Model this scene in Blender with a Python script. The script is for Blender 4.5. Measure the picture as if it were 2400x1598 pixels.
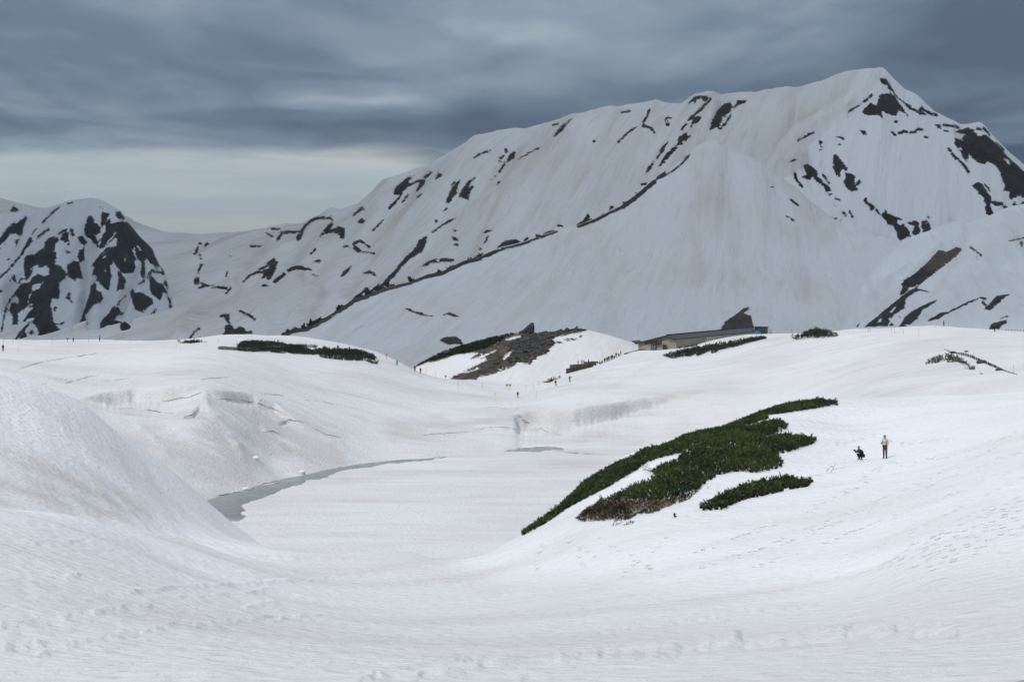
import bpy, bmesh, math, random
import numpy as np
from mathutils import Vector, Matrix

random.seed(7)
RNG = np.random.default_rng(7)
C = bpy.context.scene.collection
SC = bpy.context.scene
for o in list(bpy.data.objects):
    bpy.data.objects.remove(o)

# ------------------------------------------------------------------ camera, sky, sun, exposure
# world: camera at the origin at eye height (z = 0), looking along +Y.  F, HX, HY: focal length, centre column and
# horizon row of the photograph in its own pixels; they turn sight lines into points at real distances.
F, HX, HY = 3700.0, 1200.0, 760.0
cam = bpy.data.cameras.new('camera')
cam.sensor_width = 36.0
cam.lens = 36.0 * F / 2400.0
cam.shift_y = -(799.0 - HY) / 2400.0
cam.clip_start = 0.5
cam.clip_end = 30000
camo = bpy.data.objects.new('camera', cam)
C.objects.link(camo)
camo.rotation_euler = (math.radians(90), 0, 0)
SC.camera = camo

SUN_EL, SUN_AZ = math.radians(54), math.radians(-132)     # azimuth from +Y, negative = to the left
w = bpy.data.worlds.new('World')
SC.world = w
w.use_nodes = True
nt = w.node_tree
nt.nodes.clear()


class NT:
    """small helper for writing node trees"""
    def __init__(s, t):
        s.t = t

    def n(s, typ, _in=None, **kw):
        nd = s.t.nodes.new(typ)
        for k, v in kw.items():
            setattr(nd, k, v)
        for k, v in (_in or {}).items():
            sock = nd.inputs[k]
            if isinstance(v, bpy.types.NodeSocket):
                s.t.links.new(v, sock)
            else:
                sock.default_value = v
        return nd

    def m(s, op, a, b=None, c=None, clamp=False):
        nd = s.t.nodes.new('ShaderNodeMath')
        nd.operation = op
        nd.use_clamp = clamp
        for i, v in enumerate((a, b, c)):
            if v is None:
                continue
            if isinstance(v, bpy.types.NodeSocket):
                s.t.links.new(v, nd.inputs[i])
            else:
                nd.inputs[i].default_value = v
        return nd.outputs[0]

    def mix(s, f, a, b):
        nd = s.t.nodes.new('ShaderNodeMix')
        nd.data_type = 'RGBA'
        for i, v in ((0, f), (6, a), (7, b)):
            if isinstance(v, bpy.types.NodeSocket):
                s.t.links.new(v, nd.inputs[i])
            elif i and len(v) == 3:
                nd.inputs[i].default_value = (*v, 1)
            else:
                nd.inputs[i].default_value = v
        return nd.outputs[2]

    def ramp(s, f, stops, interp='LINEAR'):
        nd = s.t.nodes.new('ShaderNodeValToRGB')
        r = nd.color_ramp
        r.interpolation = interp
        while len(r.elements) < len(stops):
            r.elements.new(0.5)
        for e, (p, c) in zip(r.elements, stops):
            e.position = p
            e.color = (*c, 1) if not isinstance(c, (int, float)) else (c, c, c, 1)
        s.t.links.new(f, nd.inputs[0])
        return nd.outputs[0]

    def step(s, v, a, b):
        nd = s.t.nodes.new('ShaderNodeMapRange')
        nd.interpolation_type = 'SMOOTHSTEP'
        s.t.links.new(v, nd.inputs[0])
        nd.inputs[1].default_value = a
        nd.inputs[2].default_value = b
        return nd.outputs[0]

    def noise(s, vec, scale, detail=4, rough=.55, dist=0.0):
        return s.n('ShaderNodeTexNoise', {'Vector': vec, 'Scale': scale, 'Detail': detail, 'Roughness': rough,
                                          'Distortion': dist}).outputs[0]

    def scaled(s, vec, sc):
        return s.n('ShaderNodeVectorMath', {0: vec, 1: sc}, operation='MULTIPLY').outputs[0]


def srgb(r, g, b):
    f = lambda c: (c / 255 / 12.92) if c / 255 < .04045 else ((c / 255 + .055) / 1.055) ** 2.4
    return (f(r), f(g), f(b))


def build_sky():
    k = NT(nt)
    tc = k.n('ShaderNodeTexCoord').outputs['Generated']
    sx = k.n('ShaderNodeSeparateXYZ', {0: tc})
    x, y, z = sx.outputs
    az = k.m('ARCTAN2', x, y)
    # layered cloud: noise flattened in height so that it lies in sheets
    lay = k.noise(k.scaled(tc, (2.2, 2.2, 16)), 1.6, 5, .55, .25)
    lay2 = k.noise(k.scaled(tc, (3.0, 3.0, 26)), 2.3, 5, .6, .2)
    puff = k.noise(k.scaled(tc, (7, 7, 15)), 1.15, 6, .55, .5)
    # the base of the cloud deck: a straight lower edge far off, a paler gap of clear air below it
    wob = k.m('MULTIPLY', k.m('SUBTRACT', lay2, .5), .030)
    el = k.m('ADD', z, wob)
    # the deck hangs lower to the right
    edge = k.m('ADD', el, k.m('MULTIPLY', k.step(az, -.10, .12), .075))
    deck = k.step(edge, .100, .122)
    gap = k.ramp(k.m('MULTIPLY', z, 4.0), [(0, srgb(206, 214, 220)), (.22, srgb(206, 216, 222)), (.36, srgb(198, 211, 219)),
                                          (.46, srgb(200, 209, 214)), (1, srgb(150, 160, 172))])
    glow = k.m('MULTIPLY', k.step(z, .088, .118), k.m('MULTIPLY', k.step(az, -.22, -.06), .8))
    gap = k.mix(k.m('MULTIPLY', k.step(lay2, .42, .62), .55), gap, srgb(180, 197, 210))
    gap = k.mix(glow, gap, srgb(228, 230, 227))
    dk = k.m('ADD', k.m('MULTIPLY', lay, .75), k.m('MULTIPLY', lay2, .35))
    under = k.ramp(dk, [(.36, srgb(82, 97, 120)), (.52, srgb(101, 117, 137)), (.66, srgb(126, 139, 154)), (.80, srgb(160, 168, 176))])
    # soft grey puffs towards the right, smooth sheet towards the left
    pm = k.m('MULTIPLY', k.step(puff, .50, .74), k.step(az, -.03, .06))
    pm = k.m('MULTIPLY', pm, k.step(z, .10, .17))
    under = k.mix(k.m('MULTIPLY', pm, .75), under, srgb(143, 152, 165))
    # a thin break in the sheet over the left-hand saddle
    bx = k.m('DIVIDE', k.m('ADD', az, .118), .075)
    bz = k.m('DIVIDE', k.m('SUBTRACT', k.m('ADD', z, k.m('MULTIPLY', wob, .4)), .140), .0075)
    br = k.m('EXPONENT', k.m('MULTIPLY', k.m('ADD', k.m('MULTIPLY', bx, bx), k.m('MULTIPLY', bz, bz)), -1.0))
    under = k.mix(k.m('MULTIPLY', br, .75), under, srgb(172, 180, 186))
    # darker rain cloud over the right-hand peak
    under = k.mix(k.m('MULTIPLY', k.m('MULTIPLY', k.step(az, .02, .30), k.m('SUBTRACT', 1.0, k.step(z, .22, .5))), .55), under,
                  srgb(78, 91, 114))
    col = k.mix(deck, gap, under)
    # higher up the deck thins towards the zenith and lets more of the daylight through
    col = k.mix(k.step(z, .20, .85), col, (SKY_TOP * .93, SKY_TOP * .98, SKY_TOP * 1.07))
    sky = k.n('ShaderNodeTexSky', sky_type='NISHITA', sun_disc=False, sun_elevation=SUN_EL, sun_rotation=SUN_AZ)
    cl = k.n('ShaderNodeVectorMath', {0: col, 1: (10, 10, 10)}, operation='MULTIPLY').outputs[0]
    fin = k.mix(.96, sky.outputs[0], cl)
    bg = k.n('ShaderNodeBackground', {'Color': fin, 'Strength': .1})
    out = k.n('ShaderNodeOutputWorld', {'Surface': bg.outputs[0]})


SKY_TOP = .72
build_sky()

sun = bpy.data.lights.new('sun', 'SUN')
sun.energy = 1.9
sun.angle = math.radians(8)
sun.color = (1.0, .97, .92)
suno = bpy.data.objects.new('sun', sun)
C.objects.link(suno)
sd = Vector((math.sin(SUN_AZ) * math.cos(SUN_EL), math.cos(SUN_AZ) * math.cos(SUN_EL), math.sin(SUN_EL)))
suno.rotation_euler = sd.to_track_quat('Z', 'Y').to_euler()
suno.location = (-60, 40, 120)

vs = SC.view_settings
vs.view_transform = 'Standard'
vs.look = 'None'
vs.exposure = 0.0
vs.gamma = 1.0
vs.use_curve_mapping = False


# ------------------------------------------------------------------ helpers
def tag(o, label=None, cat=None, group=None, kind=None):
    if label: o['label'] = label
    if cat: o['category'] = cat
    if group: o['group'] = group
    if kind: o['kind'] = kind
    return o


def empty(name, loc=(0, 0, 0), rz=0.0, label=None, cat=None, group=None):
    o = bpy.data.objects.new(name, None)
    o.empty_display_size = .3
    C.objects.link(o)
    o.location = loc
    o.rotation_euler = (0, 0, rz)
    return tag(o, label, cat, group)


def link(name, me, mat=None, parent=None, loc=None):
    o = bpy.data.objects.new(name, me)
    C.objects.link(o)
    if mat is not None and not me.materials:
        me.materials.append(mat)
    if parent is not None:
        o.parent = parent
    if loc is not None:
        o.location = loc
    return o


def mesh_np(name, v, f, smooth=True):
    """v (n,3); f (m,3|4) arrays"""
    me = bpy.data.meshes.new(name)
    n = f.shape[1]
    me.vertices.add(len(v))
    me.vertices.foreach_set('co', np.ascontiguousarray(v, np.float32).ravel())
    me.loops.add(f.size)
    me.loops.foreach_set('vertex_index', np.ascontiguousarray(f, np.int32).ravel())
    me.polygons.add(len(f))
    me.polygons.foreach_set('loop_start', np.arange(0, f.size, n, dtype=np.int32))
    me.polygons.foreach_set('use_smooth', np.full(len(f), smooth))
    me.update(calc_edges=True)
    return me


def attr(me, name, a):
    at = me.attributes.new(name, 'FLOAT', 'POINT')
    at.data.foreach_set('value', np.ascontiguousarray(a, np.float32).ravel())


def P(px, py, D):
    return np.array(((px - HX) / F * D, D, (HY - py) / F * D))


def _hash(ix, iy, s):
    h = (ix.astype(np.int64) * 374761393 + iy.astype(np.int64) * 668265263 + s * 974634777) & 0x7fffffff
    h = ((h ^ (h >> 13)) * 1274126177) & 0x7fffffff
    return ((h ^ (h >> 16)) & 0xffff) / 65535.0 * 2 - 1


def vnoise(x, y, s=0):
    ix, iy = np.floor(x), np.floor(y)
    fx, fy = x - ix, y - iy
    ux, uy = fx * fx * fx * (fx * (fx * 6 - 15) + 10), fy * fy * fy * (fy * (fy * 6 - 15) + 10)
    a, b = _hash(ix, iy, s), _hash(ix + 1, iy, s)
    c, d = _hash(ix, iy + 1, s), _hash(ix + 1, iy + 1, s)
    return (a + (b - a) * ux) * (1 - uy) + (c + (d - c) * ux) * uy


def fbm(x, y, o=4, s=0, g=.5):
    r, a, t = 0, 1.0, 0
    for i in range(o):
        r = r + a * vnoise(x * 2 ** i + 17.3 * i, y * 2 ** i - 9.1 * i, s + i)
        t += a
        a *= g
    return r / t


# traced shapes: each view is (x origin, y origin, scale); a shape becomes a signed distance (photo pixels, + inside)
VIEWS = {'a': (0, 400, 3.733), 'b': (400, 400, 3.733), 'c': (900, 250, 3.733), 'd': (1400, 150, 3.733),
         'e': (1800, 150, 3.733), 'f': (1800, 480, 3.733), 'g': (940, 680, 3.925), 'h': (1280, 700, 4.361),
         'i': (400, 760, 3.925), 'j': (2100, 740, 7.85), 'k': (1200, 920, 2.944), 'l': (900, 800, 3.925),
         'm': (0, 820, 2.944), 'o': (0, 0, 1.0)}


def unview(vw, pts):
    x0, y0, s = VIEWS[vw]
    return np.array([(x0 + p[0] / s, y0 + p[1] / s) for p in pts]), s


def seg_dist(X, Y, pts, closed):
    d = np.full(X.shape, 1e9)
    n = len(pts)
    for i in range(n if closed else n - 1):
        a, b = pts[i], pts[(i + 1) % n]
        ex, ey = b - a
        L = ex * ex + ey * ey + 1e-9
        t = np.clip(((X - a[0]) * ex + (Y - a[1]) * ey) / L, 0, 1)
        d = np.minimum(d, (X - a[0] - t * ex) ** 2 + (Y - a[1] - t * ey) ** 2)
    return np.sqrt(d)


def inside(X, Y, pts):
    r = np.zeros(X.shape, bool)
    n = len(pts)
    for i in range(n):
        (x1, y1), (x2, y2) = pts[i], pts[(i + 1) % n]
        if y1 == y2:
            continue
        c = ((y1 > Y) != (y2 > Y)) & (X < (x2 - x1) * (Y - y1) / (y2 - y1) + x1)
        r ^= c
    return r


class Mask:
    """signed distance picture of a list of shapes; M(px, py) samples it"""
    def __init__(s, shapes, box, step=1.5, far=12.0):
        x0, y0, x1, y1 = box
        s.box, s.step, s.far = box, step, far
        xs, ys = np.arange(x0, x1 + step, step), np.arange(y0, y1 + step, step)
        s.a = np.full((len(ys), len(xs)), -far)
        for sh in shapes:
            kind, vw, pts = sh[0], sh[1], sh[2]
            p, sc = unview(vw, pts)
            r = (sh[3] / sc if len(sh) > 3 else 0)
            m = far + r
            i0, i1 = np.searchsorted(xs, [p[:, 0].min() - m, p[:, 0].max() + m])
            j0, j1 = np.searchsorted(ys, [p[:, 1].min() - m, p[:, 1].max() + m])
            if i1 <= i0 or j1 <= j0:
                continue
            X, Y = np.meshgrid(xs[i0:i1], ys[j0:j1])
            if kind in ('s', 'hs'):
                d = r - seg_dist(X, Y, p, False)
            else:
                d = seg_dist(X, Y, p, True)
                d = np.where(inside(X, Y, p), d, -d)
            d = np.clip(d, -far, far)
            sub = s.a[j0:j1, i0:i1]
            s.a[j0:j1, i0:i1] = np.minimum(sub, -d) if kind[0] == 'h' else np.maximum(sub, d)

    def __call__(s, px, py):
        x0, y0, x1, y1 = s.box
        gx, gy = (px - x0) / s.step, (py - y0) / s.step
        h, w_ = s.a.shape
        ok = (gx >= 0) & (gy >= 0) & (gx < w_ - 1) & (gy < h - 1)
        gx, gy = np.clip(gx, 0, w_ - 1.001), np.clip(gy, 0, h - 1.001)
        i, j = gx.astype(int), gy.astype(int)
        u, v = gx - i, gy - j
        r = (s.a[j, i] * (1 - u) + s.a[j, i + 1] * u) * (1 - v) + (s.a[j + 1, i] * (1 - u) + s.a[j + 1, i + 1] * u) * v
        return np.where(ok, r, -s.far)


# ------------------------------------------------------------------ materials
def new_mat(name):
    m = bpy.data.materials.new(name)
    m.use_nodes = True
    m.node_tree.nodes.clear()
    return m, NT(m.node_tree)


def finish(k, bsdf):
    k.n('ShaderNodeOutputMaterial', {'Surface': bsdf.outputs[0]})


def simple(name, col, rough=.7, var=.25, scale=3.0, metal=0.0, spec=.3):
    m, k = new_mat(name)
    tc = k.n('ShaderNodeTexCoord').outputs['Object']
    n = k.noise(tc, scale, 4)
    lo = tuple(c * (1 - var) for c in col)
    hi = tuple(min(1, c * (1 + var)) for c in col)
    b = k.n('ShaderNodeBsdfPrincipled', {'Base Color': k.ramp(n, [(.3, lo), (.7, hi)]), 'Roughness': rough, 'Metallic': metal,
                                         'Specular IOR Level': spec})
    finish(k, b)
    return m


def snow_rock(name, snow, dirt, rock_a, rock_b, u, amp=3.0, skew=0.0, dirt_amt=.5, bump=.6, speck=.6, rib=1.0, brown=None):
    """snow with rock where the mesh attribute 'rock' (signed distance) is positive; u = metres of the finest rock detail;
    skew = sideways run of the fall line per metre of depth"""
    m, k = new_mat(name)
    tc = k.n('ShaderNodeTexCoord').outputs['Object']
    at = k.n('ShaderNodeAttribute', attribute_name='rock').outputs['Fac']
    dr = k.n('ShaderNodeAttribute', attribute_name='dirt').outputs['Fac']  # on the mountains also holds the painted fold shade
    sx = k.n('ShaderNodeSeparateXYZ', {0: tc})
    x, y, z = sx.outputs
    fall = k.n('ShaderNodeCombineXYZ', {0: k.m('SUBTRACT', x, k.m('MULTIPLY', y, skew)), 1: k.m('MULTIPLY', y, .07), 2: k.m('MULTIPLY', z, .07)}).outputs[0]
    n1 = k.noise(tc, 1 / (4.4 * u), 6, .72, .3)
    e = k.m('ADD', at, k.m('MULTIPLY', k.m('SUBTRACT', n1, .45), amp * 5.0))
    # ledges and gullies inside the rock that still hold snow
    lg = k.noise(k.scaled(tc, (1, .45, 1.0)), 1 / (11 * u), 5, .62, .4)
    e = k.m('SUBTRACT', e, k.m('MULTIPLY', k.step(lg, .57, .64), 9.0 * speck))
    mask = k.step(e, -.3, .3)
    rt = k.m('ADD', k.m('MULTIPLY', k.noise(tc, 1 / (7 * u), 7, .78), .6), k.m('MULTIPLY', k.noise(tc, 1 / (50 * u), 3, .5), .4))
    rk = k.ramp(rt, [(.40, rock_a), (.5, tuple((p + q) / 2 for p, q in zip(rock_a, rock_b))), (.60, rock_b)])
    if brown:        # bare earth only over part of the slope, dark rock and dwarf pine elsewhere
        bf = k.step(y, brown[0], brown[1])
        rk = k.mix(bf, rk, k.ramp(rt, [(.40, brown[2]), (.60, tuple(2.0 * c for c in brown[2]))]))
    ribs = k.noise(fall, 1 / (6 * u), 6, .66, .1)
    ribs2 = k.noise(fall, 1 / (34 * u), 4, .55, .1)
    run = k.m('MULTIPLY', k.step(ribs2, .50, .70), .55)
    dn = k.m('MULTIPLY', k.m('ADD', k.m('MULTIPLY', k.step(ribs, .46, .72), .5), run), dirt_amt)
    big = k.noise(tc, 1 / (160 * u), 3, .5)
    dn = k.m('ADD', dn, k.m('MULTIPLY', k.m('SUBTRACT', big, .5), dirt_amt * .8))
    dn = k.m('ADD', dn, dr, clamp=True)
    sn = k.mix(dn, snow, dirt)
    # thin lines of grit and exposed stones
    gl = k.m('MULTIPLY', k.step(k.noise(k.scaled(fall, (1, 2.5, 2.5)), 1 / (16 * u), 6, .72, .5), .63, .70), .26)
    sn = k.mix(gl, sn, (.24, .23, .22))
    col = k.mix(mask, sn, rk)
    ro = k.m('SUBTRACT', .75, k.m('MULTIPLY', k.m('SUBTRACT', 1, mask), .15))
    hh = k.m('ADD', k.m('MULTIPLY', ribs, 4.2 * u * rib), k.m('MULTIPLY', ribs2, 7.0 * u * rib))
    hh = k.m('ADD', hh, k.m('MULTIPLY', k.m('MULTIPLY', mask, k.noise(tc, 1 / (7 * u), 7, .75)), 11 * u))
    bp = k.n('ShaderNodeBump', {'Height': hh, 'Strength': bump, 'Distance': 1.0})
    b = k.n('ShaderNodeBsdfPrincipled', {'Base Color': col, 'Roughness': ro, 'Specular IOR Level': .2, 'Normal': bp.outputs[0]})
    finish(k, b)
    return m


def ground_snow():
    m, k = new_mat('ground_snow')
    tc = k.n('ShaderNodeTexCoord').outputs['Object']
    dr = k.n('ShaderNodeAttribute', attribute_name='dirt').outputs['Fac']
    tr = k.n('ShaderNodeAttribute', attribute_name='trodden').outputs['Fac']
    geo = k.n('ShaderNodeNewGeometry')
    up = k.n('ShaderNodeSeparateXYZ', {0: geo.outputs['Normal']}).outputs[2]
    # wind-combed melt streaks running across the slope
    st = k.noise(k.scaled(tc, (.7, 1, 1)), .55, 6, .62, .2)
    st2 = k.noise(k.scaled(tc, (.12, .5, .5)), .35, 5, .6, .3)
    patch = k.noise(tc, .035, 4, .55)
    fine = k.noise(tc, 3.2, 5, .7)
    cups = k.n('ShaderNodeTexVoronoi', {'Vector': k.scaled(tc, (.8, 1, 1)), 'Scale': 2.4, 'Randomness': 1.0}, feature='SMOOTH_F1')
    cup = cups.outputs['Distance']
    d = k.m('MULTIPLY', k.step(st2, .45, .75), .40)
    d = k.m('ADD', d, k.m('MULTIPLY', k.step(patch, .42, .72), .35))
    d = k.m('ADD', d, k.m('MULTIPLY', k.m('SUBTRACT', st, .5), .25))
    d = k.m('ADD', k.m('MULTIPLY', d, .8), dr, clamp=True)
    col = k.mix(d, (.86, .875, .905), (.60, .58, .575))
    # scattered grit
    g = k.m('MULTIPLY', k.step(k.noise(tc, 1.7, 6, .78), .63, .72), k.m('ADD', .16, k.m('MULTIPLY', dr, .8)))
    col = k.mix(g, col, (.30, .26, .22))
    fp = k.n('ShaderNodeTexVoronoi', {'Vector': k.scaled(tc, (1.0, .75, .6)), 'Scale': 2.3, 'Randomness': 1.0}, feature='F1')
    pit = k.m('MULTIPLY', k.m('SUBTRACT', 1, k.step(fp.outputs['Distance'], .10, .34)), tr)
    h = k.m('ADD', k.m('MULTIPLY', st, .30), k.m('MULTIPLY', fine, .17))
    h = k.m('ADD', h, k.m('MULTIPLY', cup, .20))
    h = k.m('SUBTRACT', h, k.m('MULTIPLY', pit, .38))
    bp = k.n('ShaderNodeBump', {'Height': h, 'Strength': .8, 'Distance': 1.0})
    b = k.n('ShaderNodeBsdfPrincipled', {'Base Color': col, 'Roughness': .62, 'Specular IOR Level': .25, 'Normal': bp.outputs[0]})
    finish(k, b)
    return m

# ------------------------------------------------------------------ near ground: one sheet from the photographer to the plateau
# survey points: photograph column, distance in metres, and either the image row (positive) or the height (below 0, as 'z')
def Z(z): return ('z', z)


SURVEY = {
    -500: [(8, Z(-2.2)), (16, Z(-3.9)), (30, Z(-5.8)), (50, Z(-7.0)), (80, 1120), (105, Z(-9)), (125, 900), (145, 720), (175, Z(-4)), (210, Z(-9)), (260, Z(-8)), (330, Z(-5)), (400, 790), (470, Z(-9)), (600, Z(-30))],
    0: [(8, Z(-2.3)), (16, Z(-4.1)), (30, Z(-6.6)), (50, Z(-8.2)), (80, 1180), (90, Z(-10.6)), (100, Z(-11.6)), (110, 1140), (122, 1050), (136, 950), (150, 870), (160, Z(-4.9)), (175, Z(-8)), (205, Z(-13)), (250, Z(-11.8)), (300, 860), (340, 836), (370, 815), (400, 796), (430, Z(-5.5)), (480, Z(-13)), (600, Z(-34))],
    120: [(155, 905), (165, Z(-7)), (140, 985), (85, 1197), (180, Z(-10.5))],
    200: [(85, 1210), (105, Z(-13.0)), (120, 1150), (140, 1040), (158, 943), (172, Z(-10.5))],
    230: [(185, Z(-14.5)), (215, Z(-18)), (260, 957), (275, 932), (315, 880), (350, 840), (390, 808), (412, 796), (445, Z(-6.5)), (500, Z(-16)), (600, Z(-34))],
    350: [(170, 1060), (182, Z(-16.5)), (195, Z(-20.5)), (215, Z(-22)), (235, 1060), (255, 1000), (268, 962), (280, 928), (325, 870), (412, 798), (445, Z(-6.5)), (500, Z(-16))],
    400: [(16, Z(-4.2)), (30, Z(-6.6)), (50, Z(-9.2)), (80, 1310), (105, 1250), (125, 1251), (150, 1187), (175, 1100), (188, Z(-19.2))],
    460: [(180, 1150), (192, Z(-22.5)), (205, Z(-26)), (135, 1250)],
    500: [(228, 1166), (221, Z(-26.5)), (245, 1075), (262, 990), (272, 940), (283, 913), (320, 870), (360, 830), (398, 801), (450, 788), (475, Z(-4.8)), (530, Z(-14))],
    560: [(190, 1237), (200, Z(-26.5)), (237.5, Z(-25.0)), (231, Z(-27.2)), (165, 1262), (140, 1268)],
    640: [(150, 1287), (174, 1293), (195, Z(-29)), (230, Z(-29)), (100, 1335), (265, 1085), (249, Z(-25.0)), (242, Z(-27.4))],
    580: [(405, 806), (450, 784), (480, Z(-4.6)), (600, Z(-30))],
    700: [(261, Z(-25.0)), (253, Z(-27.5)), (275, 1060), (290, 1010), (300, 972), (325, 930), (365, 880), (400, 840), (430, 813), (460, 790), (490, Z(-6)), (540, Z(-15))],
    800: [(16, Z(-4.2)), (30, Z(-6.7)), (50, Z(-9.8)), (80, 1407), (110, 1338), (150, Z(-22.5)), (170, Z(-25.2)), (190, Z(-27.5)), (235, Z(-29)), (278, Z(-25.0)), (270, Z(-27.2)), (292, 1040)],
    900: [(290, Z(-25.0)), (282, Z(-27.2)), (305, 1040), (320, 1000), (335, 973), (360, 930), (395, 880), (420, 852), (455, 832), (480, Z(-11)), (530, Z(-20)), (600, Z(-30))],
    1000: [(110, 1308), (130, Z(-19.2)), (150, Z(-22.4)), (170, Z(-25.3)), (190, Z(-28)), (240, Z(-29)), (296, Z(-25.0)), (288, Z(-27.2)), (320, 1020), (355, 960), (395, 910), (430, 880), (465, Z(-15.5)), (520, Z(-21))],
    1100: [(105, 1313), (115, Z(-17.6)), (130, Z(-20.8)), (150, Z(-25)), (305, Z(-25.0)), (297, Z(-27.2)), (335, 1000), (375, 940), (420, 900), (450, 893), (490, 888), (540, Z(-22))],
    1200: [(8, Z(-2.3)), (16, Z(-4.2)), (30, Z(-6.8)), (50, Z(-10.0)), (80, 1389), (315, Z(-25.0)), (307, Z(-27.2)), (331, 1015), (345, 980), (385, 940), (440, 905), (480, 895), (540, Z(-22)), (600, Z(-30))],
    1225: [(110, 1254), (122, Z(-17.6)), (140, Z(-22)), (170, Z(-28)), (240, Z(-29)), (95, 1320)],
    1340: [(320, Z(-25.0)), (312, Z(-27.2)), (338, 1000), (345, 965), (375, 920), (425, 884), (448, 873), (480, Z(-17)), (540, Z(-24))],
    1400: [(80, 1345), (100, 1215), (112, 1150), (122, 1112), (131, Z(-13.5)), (142, Z(-17.5)), (160, Z(-23)), (200, Z(-29)), (270, Z(-29))],
    1500: [(325, 1043), (316, Z(-27)), (340, 1000), (347, 975), (353, 947), (385, 900), (440, 850), (468, 823), (510, Z(-8.3)), (600, Z(-24))],
    1575: [(440, 838), (464, 820.5), (480, Z(-8.6)), (520, Z(-8.8))],
    1612: [(445, 832), (467, 814.5), (490, Z(-7.6))],
    1270: [(321.5, Z(-25.0)), (314, Z(-27.4)), (338, 1012)],
    1600: [(8, Z(-2.3)), (16, Z(-4.2)), (30, Z(-6.7)), (50, Z(-9.7)), (72, 1355), (80, 1300), (100, 1163), (115, 1074), (128, 1030), (138, Z(-11)), (150, Z(-15)), (172, Z(-22.5)), (210, Z(-29)), (275, Z(-29))],
    1650: [(325, 1030), (345, 980), (355, 935), (395, 880), (445, 830), (478, 802), (520, Z(-6)), (600, Z(-22))],
    1800: [(100, 1160), (120, 1050), (142, 966), (155, Z(-9.6)), (175, Z(-15)), (210, Z(-23)), (255, Z(-25)), (300, Z(-21.5)), (345, 960), (360, 920), (385, 870), (420, 820), (468, 784), (520, Z(-5)), (600, Z(-20))],
    2000: [(8, Z(-2.2)), (16, Z(-4.1)), (30, Z(-6.5)), (50, Z(-9.2)), (62, 1370), (80, 1235), (100, 1141), (119, 1071), (135, 995), (150, 935), (163, Z(-8.2)), (185, Z(-11.5)), (225, Z(-16.5)), (270, Z(-16.5)), (310, 930), (345, 880), (385, 820), (432, 772), (460, Z(-2.6)), (520, Z(-9)), (600, Z(-22))],
    2200: [(60, 1290), (85, 1160), (110, 1063), (132, 975), (150, 927), (165, Z(-8)), (190, Z(-11.5)), (230, Z(-13.5)), (270, 925), (310, 880), (360, 820), (420, 762), (450, Z(-1.6)), (520, Z(-9)), (600, Z(-22))],
    2400: [(8, Z(-2.2)), (16, Z(-4.0)), (30, Z(-6.3)), (50, Z(-8.0)), (80, 1125), (110, 1015), (132, 955), (150, 923), (168, Z(-7.6)), (195, Z(-11)), (225, Z(-12)), (250, 905), (300, 860), (370, 800), (425, 775), (460, Z(-3.6)), (520, Z(-10)), (600, Z(-22))],
    2900: [(8, Z(-2.0)), (16, Z(-3.6)), (30, Z(-5.3)), (50, Z(-6.4)), (80, 1030), (110, 930), (150, 890), (190, Z(-8)), (250, Z(-7)), (300, 820), (370, 780), (425, 770), (520, Z(-9)), (600, Z(-22))],
}


def tps_fit(pts, vals, lam):
    n = len(pts)
    d2 = ((pts[:, None] - pts[None]) ** 2).sum(-1)
    K = .5 * d2 * np.log(d2 + 1e-12) + lam * np.eye(n)
    A = np.zeros((n + 3, n + 3))
    A[:n, :n] = K
    A[:n, n] = 1
    A[:n, n + 1:] = pts
    A[n:, :n] = A[:n, n:].T
    return np.linalg.solve(A, np.concatenate([vals, np.zeros(3)]))


def tps_eval(pts, wts, q):
    out = np.empty(len(q))
    n = len(pts)
    for i in range(0, len(q), 20000):
        s = q[i:i + 20000]
        d2 = ((s[:, None] - pts[None]) ** 2).sum(-1)
        out[i:i + 20000] = (.5 * d2 * np.log(d2 + 1e-12)) @ wts[:n] + wts[n] + s @ wts[n + 1:]
    return out


def near_coords(px, D):
    return np.stack([px / 620.0, np.log(D) * 2.6], -1)


_pts, _val = [], []
for px_, rows_ in SURVEY.items():
    for D_, r_ in rows_:
        _pts.append((px_, D_))
        z_ = r_[1] if isinstance(r_, tuple) else (HY - r_) / F * D_
        _val.append(z_ / (D_ * .01 + 1.0))          # fit the angle-like quantity: errors stay even over all distances
_pts, _val = np.array(_pts, float), np.array(_val)
_q = near_coords(_pts[:, 0], _pts[:, 1])
_w = tps_fit(_q, _val, 2e-5)

NC, NR = 860, 995
COLS = np.linspace(-420, 2820, NC)
_a = np.geomspace(5, 55, 175)[:-1]
_b = np.concatenate([np.linspace(55, 130, 300)[:-1], np.linspace(130, 230, 130)[:-1], np.linspace(230, 360, 235)[:-1],
                     np.linspace(360, 490, 130)[:-1]])
_c = np.geomspace(490, 640, NR - len(_a) - len(_b))
ROWS = np.concatenate([_a, _b, _c])
GPX, GD = np.meshgrid(COLS, ROWS)
# evaluate on a coarser grid, then interpolate (the surface is smooth)
_cc, _rr = COLS[::4], np.unique(np.concatenate([ROWS[::4], ROWS[-1:]]))
_cc = np.append(_cc, COLS[-1]) if _cc[-1] != COLS[-1] else _cc
_cx, _cy = np.meshgrid(_cc, _rr)
_z = tps_eval(_q, _w, near_coords(_cx.ravel(), _cy.ravel())).reshape(_cx.shape)
_t = np.stack([np.interp(COLS, _cc, row) for row in _z])
GZ = np.stack([np.interp(ROWS, _rr, _t[:, j]) for j in range(NC)], 1) * (GD * .01 + 1.0)
GX = (GPX - HX) / F * GD


def gauss1(a, s, axis):
    r = int(s * 3) + 1
    k = np.exp(-.5 * (np.arange(-r, r + 1) / s) ** 2)
    k /= k.sum()
    return np.apply_along_axis(lambda v: np.convolve(np.pad(v, r, mode='edge'), k, 'valid'), axis, a)


GZ = gauss1(gauss1(GZ, 1.6, 0), 1.6, 1)
POND_Z = -25.0

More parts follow.
